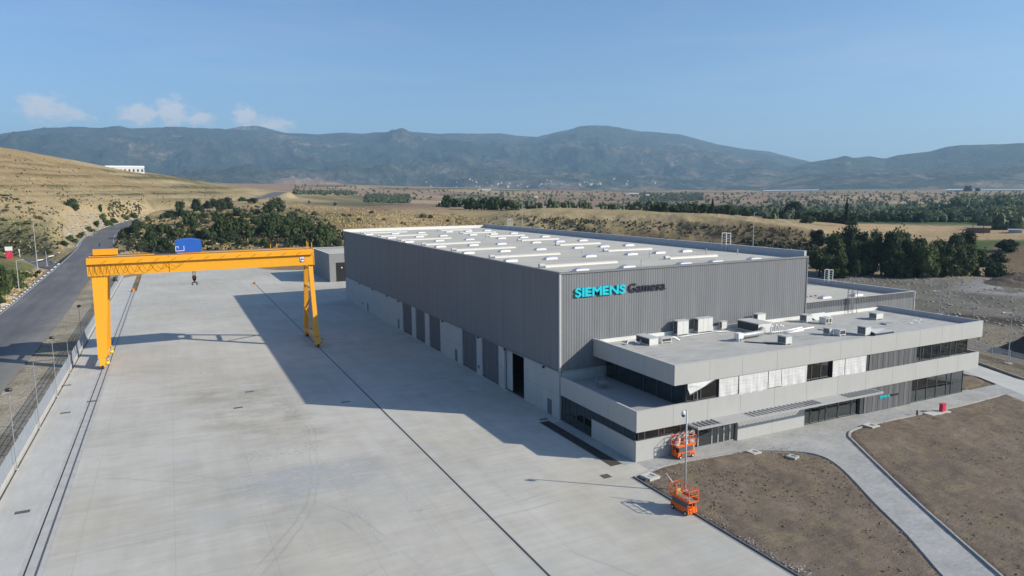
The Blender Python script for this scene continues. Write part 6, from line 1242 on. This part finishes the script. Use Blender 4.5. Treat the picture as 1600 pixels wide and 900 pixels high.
def cover_plate(x, y, w, l, label, rz=0.0):
    t = thing('drain_cover', label, 'drain cover', (x,y,.004), rz); MB().box(-w/2,w/2,-l/2,l/2,-.05,.008).build('plate', M_STEEL, t, False, True); MB().box(-w/2-.06,w/2+.06,-l/2-.06,l/2+.06,-.05,.003).build('frame', M_GAP, t, False, True)
cover_plate(-4.3,-15.6,.7,.7,'square drain cover in the yard near the bed corner'); cover_plate(-1.6,.9,.8,.5,'dark drain cover beside the service door')
for k, (px, py) in enumerate(((143,627),(102,645),(104,602),(35,800),(390,612),(372,637),(540,628))):
    q = grd(px, py); cover_plate(q[0], q[1], .9, .45, ['dark slot cover in the pale strip beside the crane rail','slot cover in the pale strip below the crane','slot cover close to the fence wall','dark slot cover near the bottom corner of the strip','dark patch cover in the sunlit yard','second patch cover in the sunlit yard','cover inside the shadow of the hall'][k])
# earth mound by the lamp post
def mound(cx, cy, rx, ry, h, mat, label, seed):
    n = 40; m = MB(); vs = []; fs = []
    for i in range(n+1):
        for j in range(n+1):
            u, v = i/n*2-1, j/n*2-1; q = math.hypot(u, v); x = cx+u*rx; y = cy+v*ry; nn = float(fbm(np.array([x/2.2]), np.array([y/2.2]), 4, seed)[0]); z = hgt(x, y)-.15+h*max(0, 1-q**1.3)*(.65+.7*nn); vs.append((x, y, z))
    for i in range(n):
        for j in range(n): k = i*(n+1)+j; fs.append((k, k+n+1, k+n+2, k+1))
    m.add(vs, fs); return tag(m.build('soil_mound', mat, None, False), label, 'soil mound')
M_SPOIL = plain('dark_spoil', (.062,.050,.042), .95, .4, 1.2, 7, .6)
mound(84.5,-7.5,9.5,7.5,4.6,M_SPOIL,'dark heap of soil behind the thin lamp post',5); q = grd(1588, 441); mound(q[0]+3,q[1]-2,16,9,3.4,plain('brown_spoil', (.10,.078,.055), .95, .4, .6, 5, .6),'brown spoil heap at the far corner of the lot',6)
# low mesh fence along the drive
t = thing('site_fence', 'low wire fence between the drive and the soil heap', 'fence', (66,-20,0)); 
for i in range(16):
    y = -34+i*3.0; x = 64.2+(y+34)*.30; piece('fence_post', fme, (x,y,0), t, -.29); piece('mesh_panel', pme_, (x,y,0), t, -.29)
edging('edging', [(60.5,-18.5),(66.9,-5.2),(71,3),(80,20)], 'kerb line along the outer side of the drive', M_KERB, .2, .14, 1.5)
# far structures
def shed(px, py, wpx, hpx, label, mat, roofm, rmin, depth=.5, name='far_building', group=None, windows=0, dist=None):
    p = at(px, py, rmin) if dist is None else Vector(at_dist(px, py, dist))
    if p is None: return
    d = math.hypot(p.x-CAM[0], p.y-CAM[1]); w = wpx*d/FPX; h = hpx*d/FPX; a = math.atan2(p.x-CAM[0], p.y-CAM[1]); t = thing(name, label, 'building', (p.x,p.y,p.z), -a, group); dp = max(w*depth, 4)
    MB().box(-w/2,w/2,0,dp,-2.0,h*.75).build('wall', mat, t, False, True); MB().extr([(-.3,h*.752),(dp+.3,h*.752),(dp/2,h)], 'x', -w/2-.3, w/2+.3).build('roof', roofm, t, False, True)
    for k in range(windows): x = -w/2+w*(k+.5)/windows; MB().box(x-w/windows*.22,x+w/windows*.22,-.06,-.01,h*.25,h*.55).build('window', M_GAP, t, False, True)
M_FW = plain('far_white_wall', (.62,.62,.60), .7, .05); M_FR = plain('far_roof', (.55,.36,.28), .8, .1); M_FRW = plain('far_white_roof', (.80,.80,.80), .6, .05)
shed(196,271.5,46,11,'long white building with dark windows on the hill skyline',M_FW,M_FRW,300,.3,'hill_building',None,9,760)
for k, (px, py, w, h) in enumerate(((712,323,16,6),(705,321,9,5),(722,320,7,5),(838,311,5,4),(990,305,14,3),(978,306,6,3),(1012,308,5,4))): shed(px, py, w, h, 'small white farm building among the fields of the valley', M_FW, M_FRW, 450, .6, 'farm_building', 'farm buildings in the valley')
for k, px in enumerate((687.5,692)):
    p = at(px, 323, 450); d = math.hypot(p.x-CAM[0], p.y-CAM[1]); t = thing('silo', 'white silo of the pair standing beside the farm', 'silo', tuple(p), 0, 'pair of silos'); MB().tube([(0,0,-.5),(0,0,7*d/FPX)], 1.2*d/FPX, 10).build('shaft', M_FW, t, False, True); MB().tube([(0,0,7*d/FPX),(0,0,8.2*d/FPX)], [1.2*d/FPX,.2*d/FPX], 10).build('cap', M_FRW, t, False, True)
shed(1235,299.5,74,2.6,'long white greenhouse roof at the foot of the hills',M_FW,M_FRW,1500,.12,'greenhouse'); shed(1495,299,24,2.6,'white warehouse row on the far plain',M_FW,M_FRW,1500,.3,'far_warehouse'); shed(1560,298.5,60,1.8,'long pale greenhouse roof at the edge of the plain',M_FW,M_FRW,1500,.12,'greenhouse'); shed(757,297.5,20,2.0,'white factory roof below the village',M_FW,M_FRW,1500,.3,'far_factory')
shed(1528,364,26,9,'low farm shed with red machinery at the edge of the stubble field',plain('shed_wall',(.20,.12,.10),.8,.3),plain('shed_roof',(.33,.27,.18),.8,.15),330,.5,'farm_shed'); shed(1586,364,14,5,'grey-blue roofed shed beside the dark trees',M_FENCE,M_FENCE,330,.6,'farm_shed')
for k, (px, py, h) in enumerate(((1519,372,18),(1536,366,22))):
    p = at(px, py, 300); d = math.hypot(p.x-CAM[0], p.y-CAM[1]); t = thing('utility_pole', ['thin utility pole in the stubble field','pale utility pole beside the farm shed'][k], 'utility pole', tuple(p)); MB().tube([(0,0,-.3),(0,0,h*d/FPX)], [.16,.10], 6).build('pole', M_BARK, t, False, True); MB().bar((-.8,0,h*d/FPX-.5),(.8,0,h*d/FPX-.5),.12).build('crossarm', M_BARK, t, False, True)
# village on the mountain foot
vg = random.Random(4); deps = bpy.context.evaluated_depsgraph_get()
def on_mount(px, py):
    d = Vector(ray(px, py)).normalized(); h, loc, nrm, idx, ob, mx = S.ray_cast(deps, Vector(CAM)+d*3800, d, distance=9000); return loc if h and ob.name.startswith(('mountains','hills','ground')) else None
bpy.context.view_layer.update(); deps = bpy.context.evaluated_depsgraph_get()
hw = MB().box(-6,6,-5,5,-8,6); o = hw.build('wall', M_FW); hwm = o.data; bpy.data.objects.remove(o); hr = MB().extr([(-5.6,6.01),(5.6,6.01),(0,9.5)], 'x', -6.4, 6.4); o = hr.build('roof', M_FR); hrm = o.data; bpy.data.objects.remove(o)
for k in range(48):
    if k < 30: px = vg.gauss(775, 60); py = 293-abs(vg.gauss(0, 6))
    else: px = vg.gauss(900, 60); py = 290-abs(vg.gauss(0, 6))
    q = on_mount(px, py)
    if q is None: continue
    t = thing('village_house', 'tiny white house of the village on the mountain foot', 'house', tuple(q), vg.uniform(0,3), 'village houses'); s = vg.uniform(.5,1.0); inst('wall', hwm, (0,0,0), 0, (s,s,s*vg.uniform(.8,1.1)), t); inst('roof', hrm, (0,0,0), 0, (s,s,s), t)
# ------------------------------------------------------------------ motorcycle and rider on the road
p = at(156, 386.5); z = p.z+.15; hd = math.radians(8)
t = thing('motorcycle', 'small dark motorcycle on the road towards the bend', 'motorcycle', (p.x,p.y,z), hd)
def L(nm, m, mat, par=t, sm=False): return m.build(nm, mat, par, sm, True)
for y in (-.68,.68): w = L('wheel', MB().tube([(-.06,y,.31),(.06,y,.31)], .31, 14), M_BLACK); L('rim', MB().tube([(-.065,y,.31),(.065,y,.31)], .17, 10), M_STEEL, w)
L('frame', MB().bar((0,-.6,.35),(0,.0,.45),.10).bar((0,0,.45),(0,.55,.85),.08).bar((0,-.55,.75),(0,.4,.8),.10), M_BLACK); L('engine', MB().hexa([(-.16,-.2,.28),(.16,-.2,.28),(.16,.22,.28),(-.16,.22,.28),(-.13,-.15,.62),(.13,-.15,.62),(.13,.2,.62),(-.13,.2,.62)]), M_STEEL); L('tank', MB().tube([(0,-.05,.85),(0,.15,.92),(0,.38,.88)], [.10,.17,.08], 10), M_RED, t, True); L('seat', MB().hexa([(-.14,-.62,.78),(.14,-.62,.78),(.12,-.02,.78),(-.12,-.02,.78),(-.13,-.6,.88),(.13,-.6,.88),(.10,-.04,.85),(-.10,-.04,.85)]), M_BLACK); L('fork', MB().bar((-.09,.68,.31),(-.09,.45,1.0),.05).bar((.09,.68,.31),(.09,.45,1.0),.05), M_STEEL); L('handlebar', MB().bar((-.36,.36,1.05),(.36,.36,1.05),.04), M_STEEL); L('headlight', MB().tube([(0,.48,.95),(0,.58,.95)], [.08,.10], 10), M_CURB)
def person(label, loc, rz, parts, cloth):
    """one continuous skinned figure: list of (a, b) edges over named joints"""
    J = parts; names = list(J); me = bpy.data.meshes.new('person'); edges = [('pelvis','waist'),('waist','chest'),('chest','neck'),('neck','head'),('head','crown'),('chest','shl'),('shl','ell'),('ell','hal'),('chest','shr'),('shr','elr'),('elr','har'),('pelvis','hpl'),('hpl','knl'),('knl','anl'),('anl','tol'),('pelvis','hpr'),('hpr','knr'),('knr','anr'),('anr','tor')]
    me.from_pydata([J[n][0] for n in names], [(names.index(a), names.index(b)) for a, b in edges], []); o = bpy.data.objects.new('person', me); C.objects.link(o); o.location = loc; o.rotation_euler = (0,0,rz)
    md = o.modifiers.new('skin', 'SKIN'); o.modifiers.new('sub', 'SUBSURF').render_levels = 1; sv = me.skin_vertices[0].data if me.skin_vertices else None
    if sv is None:
        me.attributes; bm = __import__('bmesh').new(); bm.from_mesh(me); bm.verts.layers.skin.verify(); bm.to_mesh(me); bm.free(); sv = me.skin_vertices[0].data
    for i, n in enumerate(names): r = J[n][1]; sv[i].radius = (r, r); sv[i].use_root = (n == 'pelvis')
    me.materials.append(cloth); return tag(o, label, 'person')
rider = {'pelvis':((0,-.25,.98),.15),'waist':((0,-.2,1.15),.14),'chest':((0,-.06,1.38),.16),'neck':((0,0,1.54),.06),'head':((0,.05,1.64),.11),'crown':((0,.06,1.76),.11),'shl':((-.2,-.03,1.45),.075),'ell':((-.3,.12,1.24),.055),'hal':((-.33,.34,1.08),.04),'shr':((.2,-.03,1.45),.075),'elr':((.3,.12,1.24),.055),'har':((.33,.34,1.08),.04),'hpl':((-.12,-.2,.95),.10),'knl':((-.22,.2,.78),.075),'anl':((-.2,-.05,.42),.05),'tol':((-.2,.10,.36),.04),'hpr':((.12,-.2,.95),.10),'knr':((.22,.2,.78),.075),'anr':((.2,-.05,.42),.05),'tor':((.2,.10,.36),.04)}
person('rider in dark clothes leaning forward on the motorcycle', (p.x,p.y,z), hd, rider, plain('dark_clothes', (.035,.035,.045), .8, .2))
